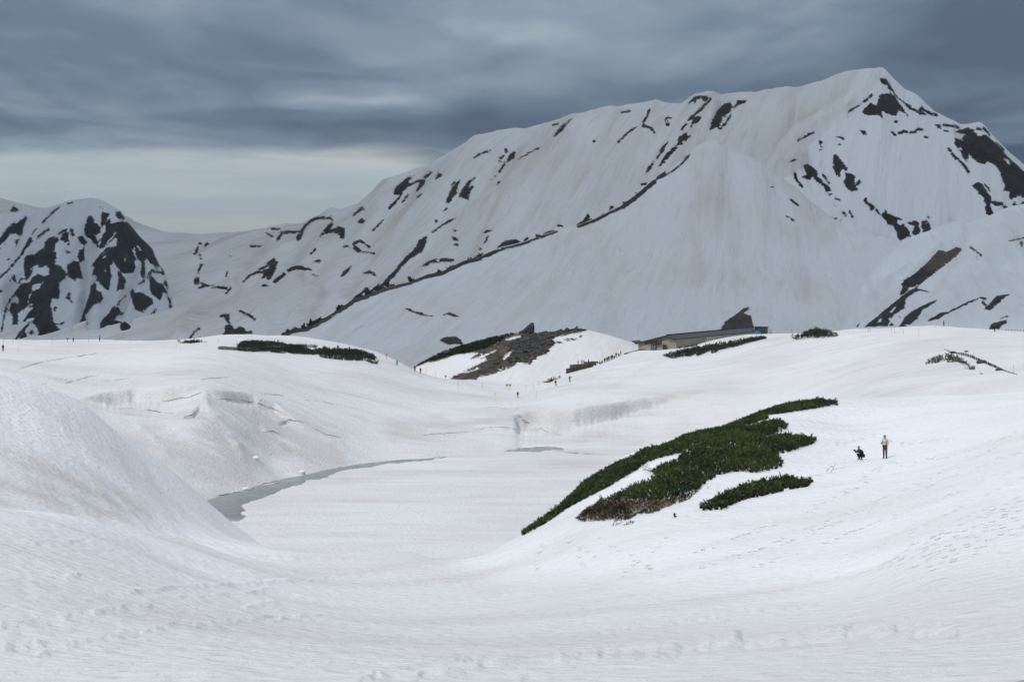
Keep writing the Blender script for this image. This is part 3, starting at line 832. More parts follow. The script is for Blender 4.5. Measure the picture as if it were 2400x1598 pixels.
ROCK_I = [
    p_('a', (90, 355), (120, 305), (165, 350), (130, 358)),
    p_('b', (200, 735), (220, 690), (240, 660), (240, 700), (220, 735)), p_('b', (295, 665), (310, 625), (335, 645), (310, 655)),
    p_('b', (225, 910), (260, 820), (285, 815), (260, 860), (240, 910)), p_('b', (205, 990), (205, 945), (245, 930), (250, 980), (235, 1000)),
    s_('b', 8, (250, 980), (340, 1010), (400, 1015), (490, 1030)), s_('b', 5, (250, 1025), (290, 1012)), s_('b', 5, (485, 1075), (525, 1025)),
    s_('b', 9, (256, 637), (260, 637)), s_('b', 7, (255, 735), (256, 737)), s_('b', 8, (265, 770), (266, 772)), s_('b', 5, (522, 744), (524, 745)),
    s_('b', 4, (485, 930), (490, 905), (497, 885)),
    p_('b', (630, 970), (700, 910), (760, 870), (830, 820), (905, 760), (915, 790), (940, 795), (910, 880), (890, 920), (860, 955), (840, 950), (850, 920), (800, 940), (820, 895), (770, 895), (700, 920), (650, 965)),
    h_('b', (755, 880), (870, 825), (870, 850), (790, 885)),
    p_('b', (890, 1000), (900, 960), (950, 920), (1000, 880), (1060, 840), (1130, 830), (1240, 870), (1180, 870), (1100, 860), (1060, 870), (1000, 910), (940, 960)),
    p_('b', (1235, 905), (1285, 920), (1260, 920)), p_('b', (795, 1000), (830, 993), (855, 1010), (800, 1012)),
    s_('b', 6, (700, 660), (740, 662), (790, 655)), s_('b', 5, (880, 510), (960, 512)),
    s_('b', 10, (940, 600), (970, 545), (1040, 535), (1140, 540), (1180, 480), (1240, 430), (1290, 415), (1400, 408)),
    p_('b', (1110, 560), (1140, 530), (1160, 540), (1140, 600), (1110, 615), (1100, 590)), s_('b', 4, (840, 545), (890, 575)), s_('b', 5, (1410, 410), (1420, 440)),
    p_('b', (1290, 600), (1340, 520), (1400, 460), (1425, 460), (1390, 520), (1440, 510), (1465, 485), (1520, 510), (1520, 590), (1490, 590), (1470, 550), (1420, 540), (1360, 550)),
    p_('b', (1590, 400), (1640, 340), (1680, 315), (1700, 340), (1650, 355)), p_('b', (1635, 455), (1670, 415), (1700, 430), (1680, 460)),
    s_('b', 5, (1770, 525), (1855, 435)), p_('b', (1560, 670), (1610, 655), (1680, 710), (1640, 710)), s_('b', 9, (1600, 640), (1660, 615), (1735, 670)),
    s_('b', 5, (1680, 710), (1780, 725)), s_('b', 6, (1515, 665), (1545, 655)), p_('b', (1240, 800), (1290, 780), (1350, 790), (1280, 800)),
    p_('b', (1490, 930), (1510, 890), (1580, 830), (1540, 900)), s_('b', 5, (1230, 725), (1275, 680)), p_('b', (1680, 900), (1740, 875), (1790, 900), (1795, 920), (1740, 900)),
    p_('b', (430, 1275), (480, 1240), (515, 1260), (510, 1310), (515, 1335), (490, 1320), (470, 1280)),
    p_('b', (475, 1360), (520, 1340), (560, 1390), (600, 1365), (640, 1380), (660, 1410), (710, 1405), (715, 1425), (450, 1445), (480, 1400)),
    s_('b', 8, (610, 1230), (680, 1260), (735, 1300)), s_('b', 7, (170, 1470), (200, 1420), (250, 1375)),
    p_('b', (1730, 1060), (1780, 1030), (1820, 985), (1830, 1010), (1800, 1045), (1760, 1085)), s_('b', 9, (1600, 1120), (1720, 1035)),
    p_('c', (35, 905), (50, 870), (150, 770), (85, 770), (100, 710), (150, 670), (210, 615), (270, 595), (230, 640), (210, 690), (160, 760), (90, 860)),
    p_('c', (280, 750), (310, 680), (350, 610), (420, 570), (400, 610), (370, 630), (340, 690)), p_('c', (450, 635), (480, 580), (515, 595)),
    s_('c', 6, (215, 690), (290, 655), (330, 650)), s_('c', 6, (165, 830), (205, 775)), s_('c', 4, (290, 795), (325, 765)),
    p_('c', (540, 840), (560, 790), (590, 720), (640, 660), (675, 640), (640, 700), (645, 750), (600, 800), (570, 840)), s_('c', 5, (595, 690), (615, 660)),
    p_('c', (655, 780), (700, 700), (740, 650), (800, 620), (760, 660), (730, 720), (780, 680), (785, 710), (750, 750), (740, 820), (700, 800)),
    p_('c', (1070, 490), (1090, 440), (1130, 395), (1150, 400), (1140, 450), (1100, 470)), s_('c', 14, (1070, 387), (1071, 389)),
    s_('c', 5, (1010, 570), (1060, 490)), s_('c', 5, (940, 640), (985, 600)), s_('c', 4, (1180, 460), (1290, 395)), s_('c', 4, (1310, 383), (1355, 365)),
    s_('c', 4, (790, 450), (830, 415), (930, 383)), s_('c', 4, (970, 690), (1010, 655)), s_('c', 5, (1000, 440), (1030, 450), (1045, 430)), s_('c', 6, (1005, 482), (1015, 484)),
    p_('c', (1490, 265), (1510, 220), (1560, 160), (1640, 110), (1590, 160), (1560, 210)), s_('c', 5, (1480, 160), (1520, 152)),
    s_('c', 6, (430, 1090), (520, 1030), (630, 972)), s_('c', 4, (510, 920), (550, 888)), s_('c', 8, (455, 1005), (460, 1003)),
    p_('c', (0, 1530), (90, 1440), (180, 1330), (280, 1230), (310, 1170), (375, 1135), (360, 1210), (330, 1270), (220, 1330), (150, 1400), (100, 1470), (30, 1560), (-60, 1640), (-80, 1620)),
    s_('c', 11, (355, 1390), (400, 1360), (500, 1340), (600, 1345)), p_('c', (590, 1130), (640, 1150), (650, 1175), (610, 1165)),
    p_('c', (600, 1070), (630, 1085), (612, 1090)), p_('c', (870, 1105), (900, 1083), (940, 1085), (900, 1100)), p_('c', (830, 1240), (855, 1230), (845, 1255)),
    s_('c', 5, (885, 1190), (905, 1140)), s_('c', 7, (620, 1205), (645, 1212)), s_('c', 5, (2050, 310), (2120, 240), (2210, 180)), s_('c', 5, (1830, 300), (1850, 305)),
    p_('c', (985, 1250), (1020, 1205), (1080, 1168), (1150, 1165), (1195, 1195), (1000, 1255)), s_('c', 12, (1700, 1045), (1770, 980), (1785, 955)),
    p_('c', (1970, 910), (1985, 875), (2030, 885), (2010, 905)), s_('c', 5, (1400, 1112), (1500, 1085)), s_('c', 5, (1525, 1040), (1560, 1045)),
    p_('d', (795, 345), (850, 290), (900, 280), (960, 285), (970, 310), (940, 335), (910, 290), (870, 320), (850, 350), (840, 325)),
    s_('d', 8, (745, 570), (800, 490), (900, 400), (990, 310)), p_('d', (815, 560), (840, 470), (905, 460), (890, 500)),
    p_('d', (985, 575), (1010, 490), (1060, 400), (1120, 350), (1165, 340), (1180, 380), (1140, 440), (1090, 480), (1060, 560), (1040, 545), (1010, 575)),
    s_('d', 7, (1080, 565), (1130, 510), (1165, 450)), p_('d', (1200, 385), (1230, 320), (1305, 320), (1290, 340), (1240, 360)),
    p_('d', (535, 900), (600, 790), (700, 700), (720, 640), (780, 600), (790, 630), (815, 630), (770, 680), (700, 730), (640, 800), (590, 860)),
    p_('d', (550, 755), (580, 710), (620, 680), (580, 745)), s_('d', 6, (525, 820), (590, 735)), p_('d', (425, 955), (450, 890), (490, 855), (480, 900), (450, 940)),
    p_('d', (595, 490), (610, 460), (650, 475), (630, 500), (630, 540), (600, 540)), s_('d', 7, (405, 545), (410, 500), (440, 450), (460, 390)),
    s_('d', 7, (400, 545), (470, 560), (500, 595)), s_('d', 5, (195, 680), (250, 615), (340, 550)), s_('d', 6, (215, 425), (280, 412)),
    s_('d', 5, (1750, 672), (1830, 630), (1900, 597)), p_('d', (1680, 865), (1735, 828), (1740, 840)), s_('d', 7, (385, 1055), (425, 1045)),
    p_('e', (980, 130), (1030, 130), (1065, 180), (1100, 240), (1130, 290), (1200, 340), (1270, 390), (1340, 430), (1440, 430), (1470, 450), (1330, 440), (1240, 390), (1150, 310), (1080, 250), (1050, 230), (1055, 190), (1000, 170)),
    p_('e', (1320, 400), (1345, 375), (1380, 400), (1440, 435), (1340, 430)), s_('e', 8, (1450, 440), (1475, 450)),
    p_('e', (960, 370), (970, 280), (985, 250), (1070, 265), (1110, 290), (1140, 340), (1180, 390), (1225, 455), (1160, 410), (1110, 450), (1040, 430), (990, 395), (1000, 470), (950, 440), (880, 450), (820, 420), (850, 390), (900, 345), (940, 360)),
    s_('e', 6, (700, 420), (830, 340), (910, 272)), p_('e', (810, 580), (850, 590), (860, 620), (830, 620)), s_('e', 7, (1115, 510), (1125, 508)),
    s_('e', 8, (1150, 605), (1200, 590), (1280, 600), (1310, 570), (1350, 575)), s_('e', 5, (1085, 595), (1115, 630)), s_('e', 5, (600, 645), (640, 637), (660, 660)),
    p_('e', (445, 740), (460, 715), (485, 730), (470, 765)), s_('e', 10, (460, 685), (462, 688)), s_('e', 5, (620, 700), (632, 705)), s_('e', 5, (1375, 640), (1400, 643)),
    p_('e', (570, 900), (570, 810), (595, 790), (650, 860), (690, 910), (680, 935), (640, 910), (630, 990), (600, 980)),
    p_('e', (680, 1010), (680, 960), (740, 965), (765, 990), (750, 1060), (790, 1100), (730, 1115), (690, 1080), (665, 1035)), p_('e', (765, 1050), (800, 1015), (815, 1040), (790, 1060)),
    p_('e', (305, 890), (340, 875), (380, 900), (430, 940), (430, 980), (470, 1020), (540, 1080), (550, 1110), (510, 1110), (480, 1060), (420, 1030), (400, 980), (360, 1010), (300, 990), (340, 950)),
    s_('e', 9, (235, 960), (250, 1010), (300, 1075)), s_('e', 7, (480, 970), (535, 1045)), p_('e', (505, 1140), (560, 1130), (540, 1150)), s_('e', 6, (590, 1175), (630, 1195)),
    p_('e', (830, 1195), (860, 1170), (890, 1200), (930, 1255), (910, 1280), (880, 1240)), s_('e', 6, (580, 1240), (586, 1236)), s_('e', 6, (950, 1280), (970, 1310)),
    p_('e', (635, 1295), (660, 1285), (700, 1335), (680, 1330)), s_('e', 6, (715, 1290), (740, 1345)),
    p_('e', (990, 1310), (1020, 1300), (1100, 1330), (1160, 1350), (1190, 1400), (1230, 1450), (1250, 1500), (1190, 1530), (1150, 1540), (1130, 1480), (1100, 1420), (1050, 1400)),
    s_('e', 8, (1025, 1275), (1030, 1295)), h_('e', (1130, 1360), (1150, 1370), (1165, 1410), (1140, 1390)),
    p_('e', (1225, 1380), (1250, 1390), (1290, 1370), (1310, 1380), (1330, 1460), (1300, 1500), (1260, 1480), (1290, 1420), (1240, 1400)),
    p_('e', (1340, 1420), (1350, 1380), (1380, 1370), (1410, 1390), (1425, 1450), (1370, 1480)), h_('e', (1370, 1385), (1390, 1385), (1385, 1410)),
    p_('e', (555, 1345), (600, 1350), (650, 1378), (610, 1370)),
    p_('e', (1635, 700), (1640, 655), (1700, 660), (1720, 620), (1640, 595), (1700, 570), (1750, 560), (1800, 580), (1840, 640), (1900, 620), (1940, 650), (2000, 710), (2060, 760), (2080, 800), (2150, 860), (2240, 930), (2500, 1100), (2500, 1300), (2240, 1170), (2190, 1150), (2130, 1180), (2110, 1160), (2120, 1110), (2060, 1110), (2080, 1060), (2050, 1010), (2030, 940), (1990, 880), (1920, 850), (1890, 875), (1840, 860), (1800, 830), (1760, 790), (1740, 850), (1700, 810), (1690, 760)),
    h_('e', (2075, 830), (2110, 850), (2120, 890), (2085, 860)), s_('e', 7, (1885, 560), (1940, 620)), s_('e', 6, (1830, 565), (1870, 575)), s_('e', 5, (2000, 690), (2060, 750)),
    p_('e', (1465, 530), (1500, 530), (1530, 570), (1490, 560)), s_('e', 9, (1540, 535), (1600, 540), (1670, 555)), s_('e', 5, (1545, 585), (1570, 590)),
    s_('e', 9, (1580, 740), (1640, 820), (1700, 870), (1755, 945)),
    p_('e', (1790, 1060), (1840, 1030), (1880, 1060), (1910, 1110), (1950, 1160), (1950, 1200), (2050, 1210), (2060, 1240), (2120, 1270), (2080, 1275), (2000, 1240), (1940, 1200), (1940, 1230), (1980, 1320), (1950, 1335), (1910, 1300), (1900, 1230), (1890, 1170), (1830, 1110)),
    s_('e', 6, (1900, 1050), (1940, 1105)), p_('e', (2140, 1230), (2160, 1210), (2180, 1240), (2150, 1265)), p_('e', (2190, 1240), (2240, 1200), (2300, 1230), (2240, 1240)),
    s_('e', 7, (1400, 1340), (1402, 1345)),
]
ROCK_J = [
    p_('a', (0, 600), (60, 510), (120, 450), (150, 455), (230, 400), (235, 420), (205, 490), (190, 565), (165, 570), (140, 540), (90, 560), (30, 625), (-60, 680)),
    s_('a', 6, (375, 450), (440, 385), (515, 320)), p_('a', (215, 665), (250, 600), (290, 530), (320, 490), (320, 515), (280, 560), (285, 620), (240, 670), (220, 680)),
    s_('a', 8, (300, 605), (360, 560), (425, 510)), s_('a', 8, (0, 930), (60, 880), (130, 800), (190, 730), (215, 680)), s_('a', 5, (0, 680), (45, 645)),
    p_('a', (85, 960), (125, 910), (145, 960), (130, 985)), p_('a', (155, 985), (190, 935), (200, 950), (180, 975)),
    p_('a', (210, 870), (215, 770), (240, 740), (290, 740), (380, 680), (400, 620), (430, 590), (500, 580), (515, 610), (480, 640), (475, 690), (490, 730), (495, 770), (480, 820), (520, 830), (560, 870), (580, 900), (570, 940), (510, 980), (520, 1060), (510, 1120), (470, 1110), (440, 1130), (445, 1200), (470, 1330), (530, 1400), (535, 1460), (440, 1470), (430, 1400), (390, 1460), (335, 1475), (340, 1390), (290, 1330), (280, 1280), (300, 1220), (320, 1190), (250, 1190), (240, 1180), (280, 1060), (350, 1030), (370, 980), (270, 1000), (250, 1000), (280, 940), (340, 905), (380, 930), (430, 910), (435, 860), (400, 830), (345, 850), (330, 825), (300, 830), (280, 880), (260, 930), (230, 950)),
    p_('a', (130, 1080), (160, 1020), (210, 985), (280, 990), (275, 1040), (250, 1100), (230, 1180), (220, 1220), (170, 1230), (160, 1180), (170, 1120)),
    p_('a', (80, 1220), (110, 1160), (160, 1170), (165, 1230), (150, 1300), (160, 1340), (105, 1345), (120, 1280)),
    p_('a', (200, 1320), (250, 1240), (290, 1200), (320, 1190), (270, 1290), (240, 1320)), s_('a', 12, (135, 1470), (200, 1400), (250, 1330), (330, 1220)),
    p_('a', (170, 1470), (210, 1410), (235, 1430), (240, 1475)), p_('a', (255, 1410), (280, 1400), (300, 1415), (270, 1430)),
    p_('a', (570, 900), (590, 900), (590, 830), (650, 790), (690, 800), (700, 860), (725, 940), (650, 960), (600, 920)),
    p_('a', (680, 760), (690, 700), (715, 680), (735, 700), (735, 790), (700, 800)), p_('a', (675, 580), (720, 572), (755, 620), (760, 660), (735, 675), (710, 650)),
    p_('a', (530, 600), (555, 540), (590, 540), (600, 600), (612, 655), (575, 640), (545, 610)), s_('a', 7, (515, 555), (580, 515)),
    p_('a', (610, 510), (640, 510), (655, 570), (630, 572)), p_('a', (565, 695), (625, 715), (590, 720)),
    p_('a', (745, 480), (770, 410), (790, 385), (830, 440), (875, 500), (880, 540), (830, 570), (860, 640), (890, 680), (860, 670), (820, 630), (800, 590), (750, 570), (740, 530)),
    p_('a', (870, 430), (900, 365), (960, 375), (940, 400), (930, 440), (895, 490)),
    p_('a', (870, 670), (880, 600), (930, 520), (920, 450), (960, 420), (975, 460), (1040, 450), (1090, 440), (1120, 460), (1180, 520), (1230, 580), (1290, 630), (1335, 690), (1350, 750), (1385, 800), (1370, 830), (1320, 810), (1290, 760), (1260, 790), (1240, 790), (1200, 770), (1170, 800), (1185, 850), (1160, 890), (1100, 900), (1050, 890), (1035, 850), (990, 800), (960, 830), (970, 900), (975, 960), (950, 1045), (900, 1010), (850, 960), (805, 910), (830, 850), (810, 830), (850, 760), (920, 690), (1000, 630), (1010, 580), (960, 620), (900, 680)),
    h_('a', (930, 640), (1020, 590), (1025, 660), (960, 680)), hs_('a', 7, (950, 640), (1010, 540)), h_('a', (1085, 745), (1105, 740), (1100, 805), (1085, 790)),
    hs_('a', 7, (1160, 680), (1195, 770)), hs_('a', 5, (1205, 640), (1225, 690)), hs_('a', 5, (1090, 500), (1095, 525)), h_('a', (905, 760), (935, 720), (915, 740)),
    h_('a', (895, 830), (905, 830), (935, 890), (925, 890)),
    p_('a', (1035, 860), (1060, 910), (1110, 970), (1085, 990), (1090, 1030), (1020, 1050), (1040, 950), (1030, 900)),
    p_('a', (1235, 780), (1260, 800), (1270, 900), (1250, 930), (1230, 920), (1240, 850)), p_('a', (1010, 365), (1050, 360), (1095, 430), (1060, 420), (1020, 410)),
    s_('a', 9, (1215, 1000), (1290, 930), (1330, 870), (1390, 830)), s_('a', 9, (1330, 880), (1400, 890), (1435, 900), (1415, 850)),
    p_('a', (1310, 960), (1330, 920), (1370, 980), (1440, 1000), (1470, 1080), (1420, 1060), (1410, 1130), (1360, 1110), (1320, 1060)),
    p_('a', (1430, 990), (1450, 955), (1475, 1010), (1460, 1030)),
    p_('a', (1140, 1060), (1160, 1035), (1180, 1070), (1220, 1060), (1330, 1120), (1340, 1170), (1280, 1200), (1260, 1240), (1190, 1220), (1160, 1150)),
    p_('a', (1470, 1110), (1500, 1120), (1510, 1190), (1530, 1240), (1490, 1220)), p_('a', (1285, 1340), (1310, 1270), (1350, 1220), (1390, 1190), (1350, 1250), (1350, 1300), (1300, 1350)),
    p_('a', (780, 1100), (800, 1010), (830, 970), (840, 1040), (880, 1070), (910, 1110), (880, 1150), (820, 1170), (770, 1230), (740, 1280), (750, 1310), (780, 1340), (750, 1355), (700, 1320), (720, 1270), (750, 1190)),
    p_('a', (800, 1475), (870, 1390), (890, 1310), (940, 1270), (980, 1200), (1040, 1200), (1080, 1250), (1030, 1260), (1000, 1310), (1060, 1310), (1100, 1320), (1190, 1410), (1170, 1460), (1100, 1495), (1060, 1485), (1060, 1410), (1040, 1340), (1040, 1450), (990, 1480)),
    h_('a', (920, 1400), (960, 1400), (950, 1450), (925, 1440)), p_('a', (1200, 1500), (1220, 1460), (1270, 1465), (1280, 1505)),
    p_('a', (570, 1110), (600, 1065), (625, 1085), (615, 1110), (635, 1165), (600, 1120)), p_('a', (60, 780), (80, 760), (75, 785)), p_('a', (130, 610), (165, 600), (150, 660)),
    s_('a', 6, (1030, 1175), (1060, 1130), (1110, 1095)), s_('a', 6, (970, 1230), (1000, 1190)), s_('a', 5, (5, 1460), (30, 1310), (60, 1170), (140, 1060), (200, 985)),
    p_('a', (500, 1340), (560, 1325), (540, 1350)), p_('a', (875, 320), (915, 315), (900, 340)), s_('a', 4, (590, 285), (640, 280)),
    p_('a', (480, 1190), (495, 1200), (480, 1225), (470, 1210)), p_('a', (-10, 1040), (30, 1060), (-10, 1065)),
    s_('a', 9, (1380, 1500), (1480, 1440), (1560, 1340), (1720, 1235)), p_('a', (1500, 1460), (1520, 1430), (1575, 1440), (1560, 1510), (1510, 1490)),
]
ROCK_G = [
    s_('o', 5.2, (662, 786), (689, 775), (721, 770), (770, 744), (802, 724), (829, 704), (861, 694)), s_('o', 3.4, (861, 694), (909, 677), (962, 663), (1000, 648)),
    s_('o', 4.3, (1000, 648), (1034, 641), (1088, 615), (1128, 605), (1168, 586)), s_('o', 2.8, (1168, 586), (1221, 573), (1240, 566), (1275, 553)), s_('o', 1.9, (1275, 553), (1305, 543)),
    s_('o', 3.1, (1355, 531), (1396, 516), (1436, 496), (1460, 485)), s_('o', 4.6, (1460, 485), (1500, 455), (1534, 426)), p_('d', (240, 1215), (355, 1188), (330, 1200), (250, 1230)),
    p_('d', (505, 1015), (590, 905), (680, 838), (808, 760), (690, 850), (630, 905), (600, 935), (600, 970), (560, 1000)), s_('d', 6, (560, 995), (640, 950), (720, 890), (800, 810)),
    p_('d', (745, 845), (770, 815), (812, 788), (800, 812)), s_('d', 8, (200, 1190), (265, 1238)),
    p_('g', (35, 170), (80, 170), (130, 200), (190, 205), (210, 220), (315, 240), (200, 232), (110, 205)), p_('g', (385, 228), (440, 205), (500, 225), (550, 250), (480, 240), (430, 220)),
    p_('g', (355, 460), (410, 430), (510, 430), (550, 455), (575, 500), (520, 490), (450, 500), (400, 485)),
    p_('h', (1780, 330), (1820, 240), (1900, 190), (1990, 125), (2010, 100), (2070, 85), (2090, 110), (2030, 130), (2020, 150), (2060, 165), (2090, 170), (2105, 220), (2120, 310), (2000, 330)),
    s_('e', 8, (200, 1190), (265, 1238)), s_('e', 7, (160, 1330), (225, 1370)), s_('d', 3, (1510, 1080), (1540, 1075)),
]
ROCK_H = [
    p_('f', (1165, 700), (1190, 660), (1290, 600), (1400, 500), (1490, 400), (1530, 400), (1550, 420), (1640, 375), (1690, 380), (1690, 400), (1640, 450), (1580, 500), (1500, 560), (1440, 610), (1380, 650), (1300, 720), (1240, 720), (1180, 720)),
    p_('f', (1150, 790), (1180, 720), (1240, 720), (1180, 790)),
    p_('f', (850, 1065), (940, 990), (1060, 890), (1160, 810), (1240, 750), (1300, 720), (1310, 750), (1240, 790), (1200, 830), (1200, 900), (1150, 930), (1090, 970), (1040, 1060)),
    h_('f', (1060, 950), (1100, 890), (1130, 880), (1090, 940)), h_('f', (945, 1035), (990, 985), (1000, 1020)),
    p_('f', (1150, 1065), (1200, 980), (1280, 920), (1400, 860), (1475, 830), (1470, 850), (1410, 880), (1350, 920), (1310, 990), (1230, 1055)),
    p_('f', (1395, 1015), (1450, 980), (1520, 940), (1600, 935), (1530, 970), (1480, 1000)), s_('f', 7, (1600, 930), (1680, 890), (1760, 850), (1830, 825)),
    p_('f', (1845, 805), (1900, 805), (1915, 830), (1885, 830)), s_('f', 9, (1880, 850), (1910, 890)),
    p_('f', (1890, 910), (1930, 880), (1960, 840), (2000, 800), (2110, 785), (2040, 830), (2030, 850), (1940, 920)),
    p_('f', (1930, 1090), (1960, 1040), (2090, 1005), (2090, 1030), (2040, 1060), (2010, 1095)), p_('f', (2030, 1000), (2060, 980), (2100, 975), (2080, 995)),
    s_('f', 7, (1770, 370), (1810, 400), (1865, 440)), p_('f', (1820, 450), (1840, 480), (1825, 480)), p_('f', (2205, 320), (2230, 320), (2225, 370), (2205, 350)),
    p_('f', (1060, 1060), (1080, 1030), (1110, 1060)), p_('f', (1130, 1000), (1155, 975), (1150, 990)), s_('f', 5, (1300, 745), (1360, 748), (1410, 765)), s_('f', 5, (2110, 315), (2240, 290)),
    p_('f', (770, 1065), (800, 1035), (790, 1065)),
]
ROCK_F = [
    p_('g', (60, 740), (250, 640), (400, 565), (560, 515), (750, 460), (1000, 410), (1100, 385), (1300, 375), (1500, 350), (1610, 330), (1715, 365), (1650, 385), (1560, 400), (1420, 430), (1400, 460), (1420, 490), (1360, 540), (1340, 580), (1250, 610), (1210, 640), (1190, 680), (1100, 660), (1000, 710), (900, 750), (800, 780), (700, 800), (690, 840), (650, 880), (500, 830), (455, 810), (560, 760), (700, 690), (800, 640), (780, 620), (620, 645), (720, 570), (560, 580), (500, 580), (420, 620), (330, 650), (220, 665)),
    h_('g', (940, 460), (1040, 420), (1140, 408), (1080, 440), (1000, 465)), h_('g', (600, 640), (740, 600), (900, 530), (860, 570), (790, 600), (700, 660)),
    h_('g', (930, 640), (960, 590), (1020, 555), (1000, 610), (960, 640)), h_('g', (555, 780), (620, 740), (760, 695), (700, 730)), h_('g', (840, 500), (880, 492), (860, 505)),
    p_('g', (1500, 455), (1560, 445), (1620, 450), (1550, 465)), s_('g', 8, (1430, 480), (1470, 485)), s_('g', 6, (1650, 425), (1656, 422)),
]

BOX = (-10, 120, 2450, 920)
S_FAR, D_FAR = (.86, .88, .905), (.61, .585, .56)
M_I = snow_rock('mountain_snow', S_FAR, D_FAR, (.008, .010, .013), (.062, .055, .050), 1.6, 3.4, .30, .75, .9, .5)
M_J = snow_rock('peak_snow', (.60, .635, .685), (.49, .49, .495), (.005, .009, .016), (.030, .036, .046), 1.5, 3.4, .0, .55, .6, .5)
M_G = snow_rock('ridge_snow', (.80, .825, .86), (.65, .62, .59), (.008, .011, .012), (.030, .034, .034), 1.0, 2.0, .15, .75, .85, .3, .9, (1250, 1050, (.055, .042, .030)))
M_H = snow_rock('right_ridge_snow', (.82, .845, .88), (.66, .635, .61), (.008, .010, .011), (.035, .036, .034), .8, 2.6, .20, .55, .6, .35, .8, (960, 1030, (.085, .062, .042)))
M_F = snow_rock('knoll_snow', (.80, .82, .85), (.62, .59, .56), (.012, .015, .011), (.14, .108, .078), .25, 4.0, .2, .35, .5, .5, .6)


def crest(pts, D):
    d = np.array(D, float)
    return [(x, y, np.interp(x, d[:, 0], d[:, 1])) for x, y in pts]


CREST_I = [(-500, 400), (-200, 440), (0, 469), (40, 480), (94, 493), (200, 502), (297, 513), (316, 526), (348, 537), (402, 550), (472, 557), (528, 549), (582, 546), (622, 537), (636, 531), (668, 529), (689, 533), (708, 532), (737, 515), (775, 507), (839, 483), (869, 462), (898, 436), (932, 416), (980, 397), (1007, 389), (1066, 354), (1114, 328), (1168, 313), (1248, 302), (1296, 293), (1339, 278), (1398, 263), (1432, 253), (1464, 251), (1534, 244), (1550, 248), (1598, 249), (1630, 228), (1657, 221), (1673, 221), (1689, 228), (1735, 222), (1759, 221), (1770, 224), (1839, 214), (1866, 214), (1909, 205), (1957, 184), (1987, 173), (2028, 167), (2068, 165.5), (2075, 170), (2092, 190), (2119, 216), (2148, 229), (2186, 265), (2212, 279), (2250, 296), (2271, 296), (2296, 292), (2306, 297), (2330, 327), (2365, 362), (2400, 391), (2600, 560), (3000, 700)]
DI = [(-500, 3350), (0, 3250), (300, 3150), (470, 3050), (700, 2950), (900, 2850), (1400, 2720), (1800, 2560), (2070, 2420), (2400, 2300), (3000, 2200)]
CREST_J = [(-500, 560), (-200, 545), (-40, 520), (40, 503), (94, 492), (129, 482), (166, 471), (201, 467), (238, 469), (257, 480), (281, 496), (297, 515), (327, 555), (359, 585), (372, 620), (386, 636), (397, 681), (412, 712), (440, 740), (480, 764), (520, 790)]
CREST_G = [(560, 870), (620, 815), (662, 783), (689, 771), (721, 767), (770, 740), (802, 720), (829, 700), (861, 691), (909, 673), (962, 660), (1000, 644), (1034, 638), (1088, 612), (1128, 601), (1168, 582), (1221, 570), (1275, 551), (1355, 529), (1396, 512), (1436, 492), (1500, 452), (1534, 421), (1566, 404), (1617, 364), (1636, 348), (1660, 337), (1684, 337), (1708, 356), (1762, 378), (1783, 388), (1818, 415), (1839, 426), (1869, 446), (1900, 474), (1934, 500), (1961, 518), (2022, 533), (2054, 552), (2105, 563), (2160, 590), (2300, 650), (2700, 700)]
DG = [(560, 900), (700, 960), (1000, 1200), (1300, 1450), (1660, 1750), (1840, 1650), (1960, 1480), (2105, 1350), (2300, 1300), (2700, 1300)]
CREST_H = [(1935, 850), (1950, 810), (1969, 768), (1985, 738), (1998, 708), (2012, 682), (2028, 657), (2048, 632), (2068, 608), (2090, 589), (2112, 572), (2135, 557), (2175, 544), (2228, 525), (2255, 521), (2269, 527), (2309, 515), (2336, 503), (2400, 485), (2600, 430), (3000, 380)]
DH = [(1935, 900), (1969, 950), (2028, 1050), (2105, 1150), (2228, 1250), (2400, 1350), (3000, 1500)]
CREST_F = [(900, 930), (940, 880), (973, 862), (1004, 847), (1042, 828), (1083, 815), (1131, 801), (1195, 787), (1218, 783), (1271, 781), (1322, 777), (1350, 774), (1375, 773), (1424, 784), (1480, 802), (1520, 822), (1580, 850), (1660, 890)]


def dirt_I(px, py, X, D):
    # the right-hand face is fresh avalanche snow; the left-hand flank carries wind-blown dust and painted haze
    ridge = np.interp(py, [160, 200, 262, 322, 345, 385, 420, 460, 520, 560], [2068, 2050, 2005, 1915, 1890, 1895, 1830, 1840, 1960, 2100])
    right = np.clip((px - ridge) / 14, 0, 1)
    left = 1 - np.clip((px - 450) / 900, 0, 1)  # extra darkening to the far left: distance haze put into the colour
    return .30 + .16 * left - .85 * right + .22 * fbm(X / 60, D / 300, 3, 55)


def dirt_n(amp, sx, sd, seed, base=0.0):
    return lambda px, py, X, D: base + amp * fbm(X / sx, D / sd, 4, seed)


def dline(pts, a, wd):
    return (pts, a, wd)


